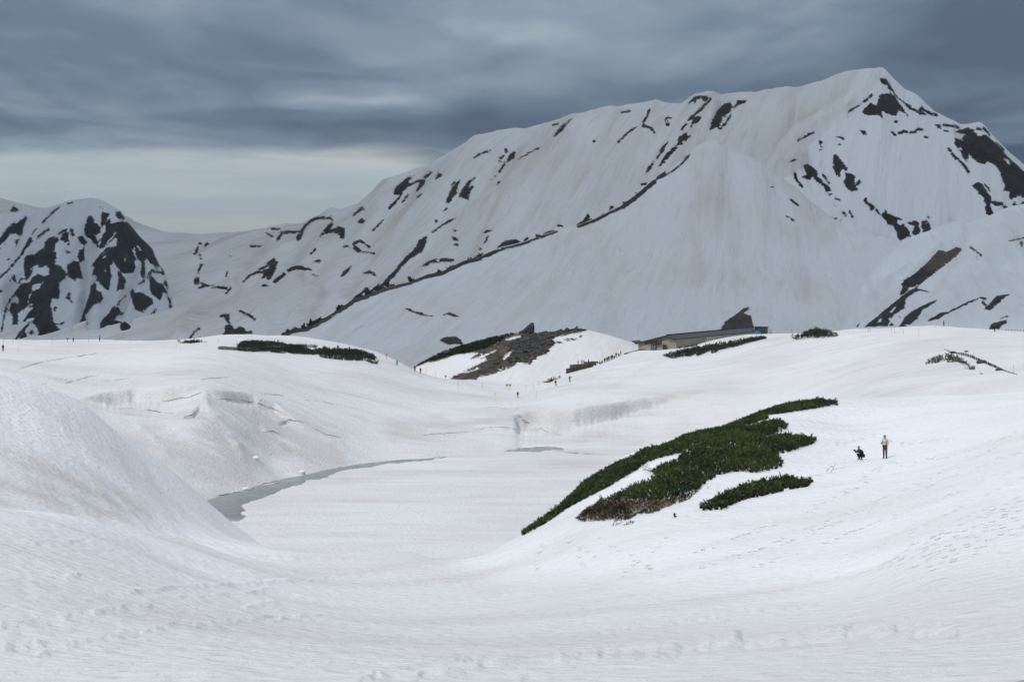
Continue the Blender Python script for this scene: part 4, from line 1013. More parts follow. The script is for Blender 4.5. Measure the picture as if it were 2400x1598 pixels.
RIDGE_I = [dline([(2060, 205), (2005, 262), (1912, 320), (1888, 350), (1892, 385), (1832, 420)], 16, 20), dline([(1830, 415), (1800, 440), (1780, 425)], 8, 8),
           dline([(1976, 201), (1882, 262), (1855, 281), (1796, 337), (1767, 378)], -16, 16), dline([(1700, 235), (1650, 320), (1580, 400)], -9, 12),
           dline([(1069, 511), (1120, 491), (1168, 464), (1208, 443)], 9, 14), dline([(1339, 285), (1300, 400), (1270, 480), (1221, 560)], 9, 22),
           dline([(1240, 310), (1200, 400), (1150, 500), (1110, 590)], -8, 20), dline([(1114, 335), (1040, 420), (1000, 500), (940, 640)], 9, 20), dline([(1000, 395), (950, 480), (880, 590), (820, 690)], -9, 18),
           dline([(900, 440), (860, 540), (800, 620), (700, 740)], 12, 24), dline([(775, 512), (750, 580), (690, 640), (560, 672), (470, 740), (420, 785)], 14, 20), dline([(640, 535), (600, 600), (540, 660)], -9, 24),
           dline([(690, 640), (760, 690), (720, 760)], -8, 24), dline([(540, 680), (600, 730), (640, 780)], 6, 18), dline([(1534, 248), (1500, 340), (1420, 440), (1360, 510)], 9, 20), dline([(1450, 255), (1400, 350), (1340, 450)], -7, 18),
           dline([(1630, 232), (1560, 340), (1500, 430)], 8, 16), dline([(2100, 300), (2140, 400), (2160, 500)], -6, 30), dline([(1960, 330), (1990, 420), (2060, 530)], 6, 18), dline([(1900, 340), (1930, 440), (1990, 520)], 5, 12), dline([(2230, 320), (2260, 420), (2330, 500)], 8, 25),
           dline([(1890, 385), (1905, 450), (1960, 510)], -6, 14)]
RIDGE_J = [dline([(215, 470), (180, 560), (140, 660), (100, 780)], 10, 16), dline([(285, 500), (270, 600), (240, 700), (220, 780)], 14, 18), dline([(215, 560), (205, 680), (190, 780)], -14, 16),
           dline([(60, 500), (30, 600), (0, 700)], 10, 16), dline([(110, 500), (80, 600), (20, 720)], -9, 14), dline([(340, 600), (330, 680), (290, 780)], 9, 12), dline([(310, 640), (280, 740)], -9, 10)]
RIDGE_G = [dline([(1660, 340), (1640, 440), (1600, 560), (1560, 700)], 2.00, 40), dline([(1760, 385), (1800, 500), (1850, 620), (1880, 740)], 2.40, 40), dline([(1700, 400), (1720, 520), (1740, 660)], -2.00, 34),
           dline([(1396, 520), (1420, 600), (1440, 740)], -2.00, 40), dline([(960, 665), (1000, 700), (1080, 730)], -1.20, 18), dline([(870, 700), (940, 690), (1000, 700)], 1.20, 14),
           dline([(1960, 525), (1900, 600), (1880, 700)], -2.00, 40), dline([(1300, 552), (1350, 585), (1480, 575)], 1.20, 10), dline([(1500, 600), (1380, 680), (1300, 740)], 1.60, 34)]
RIDGE_H = [dline([(1985, 745), (2030, 705), (2080, 664), (2130, 630)], 4, 8), dline([(2000, 752), (2050, 712), (2100, 675)], -3, 8), dline([(2200, 580), (2130, 650), (2040, 740)], 3, 10),
           dline([(2380, 520), (2300, 620), (2200, 740)], 5, 36), dline([(2260, 560), (2220, 640), (2150, 740)], -3, 26), dline([(2030, 665), (2060, 690)], -3, 12)]

cI = np.concatenate([np.linspace(-420, 300, 90)[:-1], np.linspace(300, 2420, 700)[:-1], np.linspace(2420, 2900, 50)])
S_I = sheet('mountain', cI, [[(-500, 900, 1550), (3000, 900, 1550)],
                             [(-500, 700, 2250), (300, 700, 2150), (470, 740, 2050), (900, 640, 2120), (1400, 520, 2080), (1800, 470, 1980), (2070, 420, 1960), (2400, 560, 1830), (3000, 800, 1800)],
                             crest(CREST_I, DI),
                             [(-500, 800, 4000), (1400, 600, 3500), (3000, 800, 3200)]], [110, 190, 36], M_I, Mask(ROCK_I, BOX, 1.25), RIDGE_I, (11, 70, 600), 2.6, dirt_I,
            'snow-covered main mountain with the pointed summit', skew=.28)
cJ = np.linspace(-420, 520, 270)
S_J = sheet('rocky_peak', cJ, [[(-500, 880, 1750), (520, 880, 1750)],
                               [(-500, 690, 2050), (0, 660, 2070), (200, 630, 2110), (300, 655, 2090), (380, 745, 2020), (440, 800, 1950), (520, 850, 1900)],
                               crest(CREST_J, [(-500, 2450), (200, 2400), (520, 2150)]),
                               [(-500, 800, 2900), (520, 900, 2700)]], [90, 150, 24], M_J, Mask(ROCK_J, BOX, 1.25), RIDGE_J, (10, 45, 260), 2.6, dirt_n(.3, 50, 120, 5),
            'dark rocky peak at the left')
cG = np.linspace(560, 2600, 660)
S_G = sheet('smooth_ridge', cG, [[(560, 900, 720), (1400, 880, 760), (2000, 860, 760), (2700, 860, 760)],
                                 [(560, 880, 800), (1000, 742, 980), (1400, 655, 1150), (1660, 590, 1230), (1900, 650, 1180), (2105, 680, 1100), (2700, 760, 1050)],
                                 crest(CREST_G, DG),
                                 [(560, 900, 1300), (1000, 800, 1550), (1660, 620, 2050), (2105, 760, 1700), (2700, 800, 1700)]], [90, 110, 30], M_G, Mask(ROCK_G, BOX, 1.25), RIDGE_G, (1.4, 34, 300), 1.6,
            dirt_n(.22, 55, 140, 6, .26), 'broad smooth snow ridge below the main mountain', skew=.14)
cH = np.concatenate([np.linspace(1936, 2120, 130)[:-1], np.linspace(2120, 2820, 200)])
S_H = sheet('right_ridge', cH, [[(1935, 880, 780), (1969, 800, 780), (2400, 800, 660), (3000, 800, 660)],
                                [(1935, 860, 830), (1969, 785, 850), (2028, 725, 880), (2105, 680, 920), (2228, 650, 950), (2400, 620, 980), (3000, 600, 1000)],
                                crest(CREST_H, DH),
                                [(1935, 900, 1100), (1969, 800, 1150), (2105, 680, 1500), (2400, 700, 1800), (3000, 700, 2000)]], [80, 110, 24], M_H, Mask(ROCK_H, BOX, 1.25), RIDGE_H, (1.6, 30, 140), 1.6,
            dirt_n(.22, 40, 90, 7, .15), 'snow ridge with a bare brown gully at the right', skew=.2)
cF = np.linspace(900, 1660, 330)
S_F = sheet('knoll', cF, [[(900, 960, 462), (1057, 900, 468), (1108, 912, 466), (1200, 905, 468), (1350, 900, 478), (1660, 900, 500)],
                          [(900, 945, 490), (1057, 868, 505), (1108, 868, 503), (1200, 850, 506), (1350, 845, 512), (1480, 855, 520), (1660, 895, 530)],
                          crest(CREST_F, [(900, 520), (1370, 575), (1660, 560)]),
                          [(900, 1000, 600), (1370, 850, 660), (1660, 920, 640)]], [60, 110, 24], M_F, Mask(ROCK_F, BOX, .8), [], (.6, 16, 30), 1.0, dirt_n(.2, 15, 30, 8, .4),
            'knoll half bare of snow with dark rubble and brown earth')

# valley floor under and beyond everything, out to the horizon
vf = new_mat('valley_snow')
finish(vf[1], vf[1].n('ShaderNodeBsdfPrincipled', {'Base Color': (.6, .62, .65, 1), 'Roughness': .7}))
xs, ys = np.linspace(-6500, 6500, 40), np.concatenate([np.linspace(-60, 600, 12), np.linspace(700, 9000, 30)])
VX, VY = np.meshgrid(xs, ys)
VZ = -62 + 6 * fbm(VX / 300, VY / 300, 3, 99)
me = mesh_np('valley_floor', np.stack([VX, VY, VZ], -1).reshape(-1, 3), grid_faces(len(ys), len(xs)))
tag(link('valley_floor', me, vf[0]), kind='structure')

# ------------------------------------------------------------------ the cloud deck over the mountains, and the air
DECK_H = 1000.0


def cloud_deck():
    m, k = new_mat('cloud')
    tc = k.n('ShaderNodeTexCoord').outputs['Object']
    big = k.noise(k.scaled(tc, (1, .55, 0)), 1 / 1900, 4, .45, .2)
    mid = k.noise(k.scaled(tc, (.9, .45, 0)), 1 / 620, 5, .54, .25)
    sx = k.n('ShaderNodeSeparateXYZ', {0: tc})
    x, y, z = sx.outputs
    # thick towards the right, a thin spot over the saddle far to the left
    e = lambda cx, cy, rx, ry: k.m('EXPONENT', k.m('MULTIPLY', k.m('ADD', k.m('POWER', k.m('ABSOLUTE', k.m('DIVIDE', k.m('SUBTRACT', x, cx), rx)), 2.0),
                                                                  k.m('POWER', k.m('ABSOLUTE', k.m('DIVIDE', k.m('SUBTRACT', y, cy), ry)), 2.0)), -1.0))
    t = k.m('ADD', k.m('MULTIPLY', big, .55), k.m('MULTIPLY', mid, .45))
    t = k.m('ADD', t, k.m('MULTIPLY', e(-800, 7050, 620, 230), .10))
    t = k.m('ADD', t, k.m('MULTIPLY', e(480, 5500, 620, 700), .06))
    t = k.m('SUBTRACT', t, k.m('MULTIPLY', k.step(x, 700, 2100), .13))
    t = k.m('SUBTRACT', t, k.m('MULTIPLY', e(-700, 8300, 2400, 750), .13))
    # unseen near part made thinner, to let more light down on the mountains
    t = k.m('ADD', t, k.m('MULTIPLY', k.m('SUBTRACT', 1.0, k.step(y, 1500, 5200))  , .265))
    col = k.ramp(t, [(.32, (.088, .116, .158)), (.46, (.160, .208, .265)), (.58, (.28, .335, .39)), (.74, (.60, .63, .65))])
    tr = k.n('ShaderNodeBsdfTranslucent', {'Color': col})
    df = k.n('ShaderNodeBsdfDiffuse', {'Color': (.20, .23, .27, 1)})
    ad = k.n('ShaderNodeAddShader', {0: tr.outputs[0], 1: df.outputs[0]})
    # ragged rim
    al = k.n('ShaderNodeAttribute', attribute_name='rim').outputs['Fac']
    al = k.step(k.m('ADD', al, k.m('MULTIPLY', k.m('SUBTRACT', mid, .5), 1.1)), .10, .75)
    tp = k.n('ShaderNodeBsdfTransparent')
    mx = k.n('ShaderNodeMixShader', {0: al, 1: tp.outputs[0], 2: ad.outputs[0]})
    finish(k, mx)
    xs, ys = np.linspace(-5600, 5600, 130), np.linspace(60, 9500, 155)
    X, Y = np.meshgrid(xs, ys)
    Zc = DECK_H + 60 * fbm(X / 900, Y / 1400, 4, 121, .45)
    d = np.minimum(np.minimum(X + 5600, 5600 - X) / 700, np.minimum((Y - 60) / 260, (9500 - Y) / 900))
    me = mesh_np('cloud_deck', np.stack([X, Y, Zc], -1).reshape(-1, 3), grid_faces(len(ys), len(xs)))
    attr(me, 'rim', np.clip(d, 0, 1.6))
    tag(link('cloud', me, m), kind='stuff', label='grey layer of cloud hanging over the mountains')


cloud_deck()

mh, k = new_mat('haze')
vol = k.n('ShaderNodeVolumePrincipled', {'Color': (.74, .86, 1.0, 1), 'Density': 7.0e-5, 'Anisotropy': .2})
k.n('ShaderNodeOutputMaterial', {'Volume': vol.outputs[0]})
bm = bmesh.new()
bmesh.ops.create_cube(bm, size=1)
me = bpy.data.meshes.new('haze')
for v in bm.verts:
    v.co = Vector((v.co.x * 14000, 4440 + v.co.y * 9300, 195 + v.co.z * 540))
bm.to_mesh(me)
bm.free()
tag(link('haze', me, mh), kind='stuff')

# ------------------------------------------------------------------ small mesh helpers
class MB:
    """collects boxes, tubes and lumps into one mesh"""
    def __init__(s):
        s.v, s.f = [], []

    def add(s, v, f):
        n = len(s.v)
        s.v += [tuple(p) for p in v]
        s.f += [tuple(i + n for i in q) for q in f]

    def box(s, c, size, rz=0.0, top=1.0, jit=0.0):
        x, y, z = (d / 2 for d in size)
        cs, sn = math.cos(rz), math.sin(rz)
        v = []
        for k, t in ((-z, 1), (z, top)):
            for a, b in ((-x, -y), (x, -y), (x, y), (-x, y)):
                a, b = a * t + random.uniform(-jit, jit), b * t + random.uniform(-jit, jit)
                v.append((c[0] + a * cs - b * sn, c[1] + a * sn + b * cs, c[2] + k + random.uniform(-jit, jit)))
        s.add(v, [(0, 3, 2, 1), (4, 5, 6, 7), (0, 1, 5, 4), (1, 2, 6, 5), (2, 3, 7, 6), (3, 0, 4, 7)])

    def tube(s, pts, radii, n=6):
        pts = [Vector(p) for p in pts]
        if not hasattr(radii, '__len__'):
            radii = [radii] * len(pts)
        base = len(s.v)
        for i, p in enumerate(pts):
            d = (pts[min(i + 1, len(pts) - 1)] - pts[max(i - 1, 0)]).normalized()
            a = d.orthogonal().normalized()
            b = d.cross(a)
            for k in range(n):
                t = 2 * math.pi * k / n
                s.v.append(tuple(p + (a * math.cos(t) + b * math.sin(t)) * radii[i]))
        for i in range(len(pts) - 1):
            for k in range(n):
                q = base + i * n + k
                r = base + i * n + (k + 1) % n
                s.f.append((q, r, r + n, q + n))
        s.f.append(tuple(base + k for k in reversed(range(n))))
        s.f.append(tuple(base + (len(pts) - 1) * n + k for k in range(n)))

    def lump(s, c, r, sub=1, jit=.25, flat=1.0, seed=0):
        bm = bmesh.new()
        bmesh.ops.create_icosphere(bm, subdivisions=sub, radius=1)
        rnd = random.Random(seed)
        v = []
        for q in bm.verts:
            k = 1 + rnd.uniform(-jit, jit)
            v.append((c[0] + q.co.x * r[0] * k, c[1] + q.co.y * r[1] * k, c[2] + q.co.z * r[2] * k * flat))
        f = [tuple(x.index for x in p.verts) for p in bm.faces]
        bm.free()
        s.add(v, f)

    def build(s, name, mat=None, parent=None, smooth=False):
        me = bpy.data.meshes.new(name)
        me.from_pydata(s.v, [], s.f)
        if smooth:
            me.polygons.foreach_set('use_smooth', [True] * len(me.polygons))
        me.update()
        return link(name, me, mat, parent)


def copy_tree(o, parent=None):
    c = o.copy()
    C.objects.link(c)
    if parent is not None:
        c.parent = parent
    for ch in o.children:
        copy_tree(ch, c)
    return c


# ------------------------------------------------------------------ creeping pine
def foliage_mat(name, stops, rough=.65):
    m, k = new_mat(name)
    t = k.n('ShaderNodeAttribute', attribute_name='tone').outputs['Fac']
    tc = k.n('ShaderNodeTexCoord').outputs['Object']
    n = k.noise(tc, .55, 4, .6)
    v = k.m('ADD', k.m('MULTIPLY', t, .6), k.m('MULTIPLY', n, .4))
    b = k.n('ShaderNodeBsdfPrincipled', {'Base Color': k.ramp(v, stops), 'Roughness': rough, 'Specular IOR Level': .25})
    finish(k, b)
    return m


M_PINE = foliage_mat('pine_needles', [(.25, (.014, .026, .009)), (.44, (.040, .068, .018)), (.58, (.072, .106, .027)), (.74, (.125, .138, .043))])
M_PINE_FAR = foliage_mat('far_pine_needles', [(.22, (.012, .020, .010)), (.5, (.022, .036, .014)), (.8, (.045, .058, .024))])
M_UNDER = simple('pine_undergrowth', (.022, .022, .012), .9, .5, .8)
M_HEATH = foliage_mat('dry_heath', [(.2, (.018, .014, .008)), (.42, (.040, .032, .016)), (.56, (.105, .080, .040)), (.74, (.29, .22, .12))])
M_DEADWOOD = simple('bleached_wood', (.34, .33, .32), .8, .3, 9)
M_BARK = simple('pine_bark', (.07, .05, .035), .9, .3, 8)


def poly_px(vw, pts):
    return unview(vw, pts)[0]


def scatter(poly, dmin, dmax, dens, back=0.0, holes=()):
    """random ground points, evenly spread over the real ground, whose image lies inside a traced outline"""
    x0, y0 = poly.min(0)
    x1, y1 = poly.max(0)
    wd = (x1 - x0) / F * dmax
    n = int(wd * (dmax - dmin) * dens)
    X = RNG.uniform((x0 - HX) / F * dmax - 3 if x0 < HX else (x0 - HX) / F * dmin - 3, (x1 - HX) / F * dmax + 3, n)
    D = RNG.uniform(dmin, dmax, n)
    px = X * F / D + HX
    ok = (px > x0) & (px < x1)
    X, D, px = X[ok], D[ok], px[ok]
    z = np.concatenate([ground_at_many(px[i:i + 50000], D[i:i + 50000]) for i in range(0, len(px), 50000)]) if len(px) else px
    py = HY - F * z / D
    ins = inside(px, py, poly)
    for h in holes:
        ins &= ~inside(px, py, h)
    # leave out what the ground in front hides (beyond a little way over the brow)
    lim = visible_row(px, D - back)
    ins &= py <= lim + 1.0
    d = np.where(ins, seg_dist(px, py, poly, True), 0)
    for h in holes:
        d = np.minimum(d, seg_dist(px, py, h, True))
    return X[ins], D[ins], z[ins], (d * D / F)[ins]


def ground_at_many(px, D):
    i = np.clip(np.searchsorted(ROWS, D) - 1, 0, NR - 2)
    fx = np.clip((px - COLS[0]) / (COLS[1] - COLS[0]), 0, NC - 1.001)
    j = fx.astype(int)
    u, v = fx - j, np.clip((D - ROWS[i]) / (ROWS[i + 1] - ROWS[i]), 0, 1)
    return (GZ[i, j] * (1 - u) + GZ[i, j + 1] * u) * (1 - v) + (GZ[i + 1, j] * (1 - u) + GZ[i + 1, j + 1] * u) * v


VISMIN = np.minimum.accumulate(HY - F * GZ / GD, axis=0)


def visible_row(px, D):
    i = np.clip(np.searchsorted(ROWS, D) - 1, 0, NR - 1)
    j = np.clip(np.round((px - COLS[0]) / (COLS[1] - COLS[0])).astype(int), 0, NC - 1)
    return VISMIN[i, j]


def tufts(X, Y, Zg, L, blades, wfrac, up, tone, seed):
    """one shoot per point: a fan of narrow pointed blades around a leaning axis -> vertex and face arrays, tone per vertex"""
    r = np.random.default_rng(seed)
    n = len(X)
    az = r.uniform(0, 2 * np.pi, n)
    lean = r.uniform(.15, .9, n)
    ax = np.stack([np.cos(az) * lean, np.sin(az) * lean, np.full(n, up)], -1)
    ax /= np.linalg.norm(ax, axis=1)[:, None]
    V, Fc, T = [], [], []
    base = np.stack([X, Y, Zg], -1)
    a = np.cross(ax, np.array([.3, .2, .9]))
    a /= np.linalg.norm(a, axis=1)[:, None]
    b = np.cross(ax, a)
    k0 = 0
    for k in range(blades):
        ph = 2 * np.pi * k / blades + r.uniform(-.5, .5, n)
        spread = r.uniform(.25, .95, n)[:, None]
        s0 = (r.uniform(0, .75, n) * L)[:, None]
        d = ax + (a * np.cos(ph)[:, None] + b * np.sin(ph)[:, None]) * spread
        d /= np.linalg.norm(d, axis=1)[:, None]
        root = base + ax * s0
        tip = root + d * (L * r.uniform(.45, .8, n))[:, None]
        side = np.cross(d, ax + .01)
        side /= np.linalg.norm(side, axis=1)[:, None] + 1e-9
        w_ = (L * wfrac)[:, None]
        mid = root * .55 + tip * .45
        V += [root, mid + side * w_, tip, mid - side * w_]
        i0 = k0 + np.arange(n)
        Fc.append(np.stack([i0, i0 + n, i0 + 2 * n, i0 + 3 * n], -1))
        T.append(np.tile(tone, 4))
        k0 += 4 * n
    return np.concatenate(V), np.concatenate(Fc), np.concatenate(T)


def pine(label, vw, pts, dr, dens, height, L, blades, group='creeping pines on the snow', holes=(), mat=None, back=2.5, taper=1.0, cat='pine shrub', gap=-9, gs=2.5):
    poly = poly_px(vw, pts)
    hl = [poly_px(vw, h) for h in holes]
    X, D, z, d = scatter(poly, dr[0], dr[1], dens, back, hl)
    g_ = fbm(X / gs, D / gs, 3, 211) > gap
    X, D, z, d = X[g_], D[g_], z[g_], d[g_]
    if len(X) == 0:
        print('EMPTY PATCH', label)
        return None
    c = Vector((X.mean(), D.mean(), z.mean()))
    e = np.clip(d / taper, 0, 1) ** .7
    bump = .55 + .45 * fbm(X / 1.6, D / 1.6, 3, 201) + .25 * fbm(X / .6, D / .6, 2, 203)
    bump = np.clip(bump + .35 * (fbm(X / 3.5, D / 2.0, 2, 209)), .1, 1.6)
    h = height * e * bump
    root = empty('creeping_pine', c, 0, label, cat, group)
    tone = np.clip(.42 + .35 * fbm(X / 2.2, D / 2.2, 3, 205) + .22 * (bump - .6) + RNG.normal(0, .16, len(X)), 0, 1)
    Lh = L * RNG.uniform(.6, 1.35, len(X)) * (.85 + .15 * e) * np.where(RNG.random(len(X)) < .025, 1.5, 1.0)
    V, Fc, T = tufts(X - c.x, D - c.y, z - c.z + h * .75, Lh, blades, .085, .9, tone, len(X))
    me = mesh_np('foliage', V, Fc, False)
    attr(me, 'tone', T)
    o = link('foliage', me, mat or M_PINE, root)
    # woody layer under the needles: low lumps where the shoots stand
    st = max(1, len(X) // 2600)
    V, Fc, T = tufts((X - c.x)[::st], (D - c.y)[::st], (z - c.z)[::st] - .05, (np.maximum(h, .12) * 1.0)[::st] + .12, 4, .42, 1.2, tone[::st], 7)
    link('undergrowth', mesh_np('undergrowth', V, Fc, False), M_UNDER, root)
    # crooked stems creeping out along the ground
    mb = MB()
    for i in RNG.choice(len(X), min(len(X), 26), replace=False):
        a = RNG.uniform(0, 6.28)
        p = Vector((X[i] - c.x, D[i] - c.y, z[i] - c.z))
        q = [p + Vector((math.cos(a) * t * L * 2.6, math.sin(a) * t * L * 2.6, h[i] * .9 * t + .05)) + Vector(RNG.normal(0, .05, 3)) for t in (0, .35, .7, 1)]
        mb.tube(q, [L * .09, L * .075, L * .06, L * .03], 5)
    mb.build('branch', M_BARK, root)['kind'] = 'stuff'
    return root


P1 = [(65, 990), (150, 895), (270, 778), (420, 678), (560, 588), (700, 506), (820, 455), (900, 405), (1080, 360), (1200, 305), (1320, 240), (1500, 174), (1700, 128), (1850, 102), (2000, 72), (2120, 57), (2250, 72), (2240, 90), (2100, 110), (1900, 140), (1750, 160), (1770, 180), (1640, 225), (1560, 230), (1400, 260), (1350, 330), (1160, 420), (1040, 445), (920, 488), (860, 536), (700, 634), (540, 716), (400, 788), (240, 898), (120, 966)]
P2 = [(1640, 235), (1840, 190), (1900, 230), (1890, 260), (1740, 310), (1860, 296), (2000, 305), (2110, 325), (2090, 350), (1980, 390), (1830, 430), (1870, 490), (1860, 515), (1700, 555), (1560, 545), (1420, 570), (1350, 610), (1290, 660), (1200, 710), (1000, 750), (880, 755), (740, 750), (620, 750), (570, 790), (690, 728), (810, 664), (930, 612), (995, 578), (962, 548), (1020, 510), (1140, 474), (1172, 428), (1350, 330), (1400, 262), (1560, 233)]
pine('long dark green band of creeping pine along the brow above the pond', 'k', P1, (98, 162), 78, .28, .29, 8, back=3.0, gap=-.5, gs=1.2, taper=1.3)
pine('broad creeping pine patch below the long band, right of the snow tongue', 'k', P2, (98, 158), 78, .32, .29, 8, gap=-.45, gs=1.1, taper=1.5,
     holes=[[(1300, 402), (1365, 375), (1380, 380), (1330, 404)], [(1205, 455), (1255, 438), (1240, 456)], [(1730, 318), (1800, 292), (1815, 300), (1760, 322)]])
pine('small creeping pine strip below the broad patch, towards the two hikers', 'k', [(1295, 800), (1380, 745), (1480, 698), (1600, 650), (1740, 612), (1900, 590), (1960, 610), (2080, 610), (2040, 650), (1900, 670), (1760, 710), (1600, 740), (1500, 780), (1440, 810), (1340, 820)], (90, 130), 60, .42, .32, 8, back=1)
pine('tiny sprig of creeping pine poking out of the snow alone', 'k', [(1112, 850), (1125, 838), (1145, 842), (1158, 853), (1130, 860)], (80, 125), 120, .2, .32, 7, back=1, taper=.3)
pine('low creeping pine bank on the far hump beside the railing', 'i', [(620, 212), (640, 186), (690, 168), (900, 172), (1150, 200), (1350, 215), (1500, 234), (1750, 252), (1860, 290), (1900, 335), (1950, 375), (1850, 362), (1780, 332), (1720, 340), (1600, 332), (1500, 324), (1400, 312), (1300, 282), (1200, 277), (1000, 267), (850, 252), (750, 257), (620, 247)], (330, 470), 9, .34, .75, 7, mat=M_PINE_FAR, back=2, taper=2.0, gap=-.28, gs=5,
     holes=[[(1690, 290), (1750, 300), (1740, 312), (1700, 306)]])
pine('thin line of creeping pine below the crest of the far hump', 'i', [(70, 176), (250, 160), (500, 156), (640, 158), (700, 168), (640, 178), (500, 167), (300, 173)], (370, 480), 9, .3, .65, 7, mat=M_PINE_FAR, back=14, taper=2.0, gap=-.35, gs=5)
pine('creeping pine strip on the bank in front of the lodge', 'h', [(1195, 588), (1280, 562), (1450, 524), (1650, 486), (1900, 446), (2100, 416), (2240, 402), (2250, 412), (2100, 445), (1950, 492), (1760, 530), (1730, 572), (1680, 570), (1700, 530), (1600, 572), (1540, 590), (1530, 562), (1480, 592), (1380, 597), (1290, 617)], (400, 500), 8, .5, .8, 7, mat=M_PINE_FAR, back=1, taper=2.0, gap=-.33, gs=5)
pine('small creeping pine mound on the plateau skyline right of the lodge', 'f', [(200, 1174), (290, 1163), (330, 1138), (400, 1120), (480, 1120), (560, 1138), (610, 1152), (480, 1168), (350, 1168), (240, 1184)], (370, 480), 5, 1.0, 1.2, 7, mat=M_PINE_FAR, back=3, taper=2.0)
pine('ragged creeping pine patch beside the row of fence posts', 'j', [(545, 910), (640, 810), (760, 755), (900, 722), (1010, 722), (1100, 750), (1160, 758), (1200, 805), (1300, 855), (1330, 912), (1350, 950), (1440, 955), (1480, 1000), (1330, 995), (1350, 935), (1190, 895), (1140, 855), (1000, 865), (920, 872), (950, 825), (860, 835), (740, 875), (640, 885)], (300, 420), 12, .28, .55, 7, mat=M_PINE_FAR, back=2, taper=1.2,
     holes=[[(840, 775), (900, 770), (1000, 780), (960, 800), (880, 795)]])
pine('small dark pine scrap below the ragged patch by the fence posts', 'j', [(1440, 1112), (1520, 1065), (1600, 1036), (1632, 1052), (1560, 1092), (1450, 1120)], (280, 400), 9, .5, .8, 6, mat=M_PINE_FAR, back=2, taper=1.0)
pine('dark pine scrap beside the stone terrace wall', 'g', [(1335, 858), (1400, 822), (1475, 802), (1440, 815), (1360, 852)], (400, 480), 9, .6, .8, 6, mat=M_PINE_FAR, back=3, taper=1.0)


def heath(name, label, vw, pts, dr, dens, L, group):
    poly = poly_px(vw, pts)
    X, D, z, d = scatter(poly, dr[0], dr[1], dens, 1.5)
    if not len(X):
        print('EMPTY', label)
        return
    c = Vector((X.mean(), D.mean(), z.mean()))
    e = np.clip(d / .5, 0, 1)
    tone = np.clip(.48 + .45 * fbm(X / 1.3, D / 1.3, 3, 305) + RNG.normal(0, .10, len(X)), 0, 1)
    h = .22 * e * (.5 + .6 * fbm(X / .9, D / .9, 3, 307))
    V, Fc, T = tufts(X - c.x, D - c.y, z - c.z + h - .03, L * RNG.uniform(.6, 1.3, len(X)) * (.5 + .5 * e), 7, .09, .6, tone, 31)
    me = mesh_np(name, V, Fc, False)
    attr(me, 'tone', T)
    o = link(name, me, M_HEATH)
    o.location = c
    tag(o, label, 'heath', group, 'stuff')


heath('dry_heath', 'dry brown heath and dead grass below the broad pine patch', 'k', [(440, 870), (520, 800), (620, 752), (740, 748), (900, 752), (1050, 745), (1200, 708), (1290, 655), (1310, 655), (1250, 712), (1200, 748), (1050, 795), (980, 833), (870, 840), (800, 880), (700, 885), (600, 886), (480, 896)], (92, 120), 150, .34, 'bare heath')
heath('dry_heath', 'small scrap of brown heath alone in the snow', 'k', [(760, 917), (800, 890), (880, 880), (860, 897), (780, 918)], (88, 112), 170, .26, 'bare heath')
heath('dry_heath', 'bit of dark heath between the pine patches', 'k', [(1318, 662), (1340, 652), (1365, 654), (1350, 668), (1325, 670)], (92, 122), 170, .22, 'bare heath')


def deadwood(label, base, dirs, seed):
    rnd = random.Random(seed)
    root = empty('dead_branch', base, 0, label, 'dead branch', 'bleached dead branches in the heath')
    for i, (dx, dy, dz, r) in enumerate(dirs):
        mb = MB()
        p = Vector((rnd.uniform(-.25, .25), rnd.uniform(-.2, .2), .05))
        q, n = [p], 6
        for t in range(1, n):
            q.append(p + Vector((dx, dy, dz)) * (t / (n - 1)) + Vector((rnd.uniform(-.09, .09), rnd.uniform(-.09, .09), rnd.uniform(-.05, .09))))
        mb.tube(q, [r * (1 - .16 * t) for t in range(n)], 6)
        for t in (2, 3, 4):
            s = q[t]
            e = s + Vector((rnd.uniform(-.35, .35), rnd.uniform(-.3, .3), rnd.uniform(.12, .4)))
            mb.tube([s, (s + e) / 2 + Vector((0, 0, .05)), e], [r * .55, r * .4, r * .2], 5)
        mb.build('limb', M_DEADWOOD, root, True)
    return root


deadwood('bleached dead branch forked at its tip, upper of the two', hit(1450, 1194), [(1.1, .3, .55, .045), (.6, .2, .5, .035), (-.6, -.1, .15, .03)], 1)
deadwood('tangle of grey dead branches over the heath edge, lower of the two', hit(1474, 1212), [(1.3, .2, .75, .05), (1.0, -.1, .5, .04), (.7, .1, .25, .035), (-.7, -.1, .1, .03), (1.4, .3, .35, .035)], 2)
deadwood('bare grey twigs lying in the snow tongue beside the broad patch', hit(1530, 1108), [(-.9, -.1, .35, .03), (-1.0, .1, .15, .03), (-.8, -.2, .05, .025), (-.6, .2, .45, .025)], 3)
deadwood('short dead stub poking from the snow below the heath', hit(1441, 1232), [(.25, 0, .3, .04), (.35, 0, -.02, .03)], 4)
deadwood('lone dead twig standing in the snow left of the crouching hiker', hit(1947, 1108), [(.12, 0, .42, .022), (.18, 0, .2, .016)], 5)


# ------------------------------------------------------------------ cracks in the snow: dark ribbons laid just above it, painting the shade inside the slits
M_CRACK = simple('crack_dark', (.23, .225, .215), .95, .3, 2)


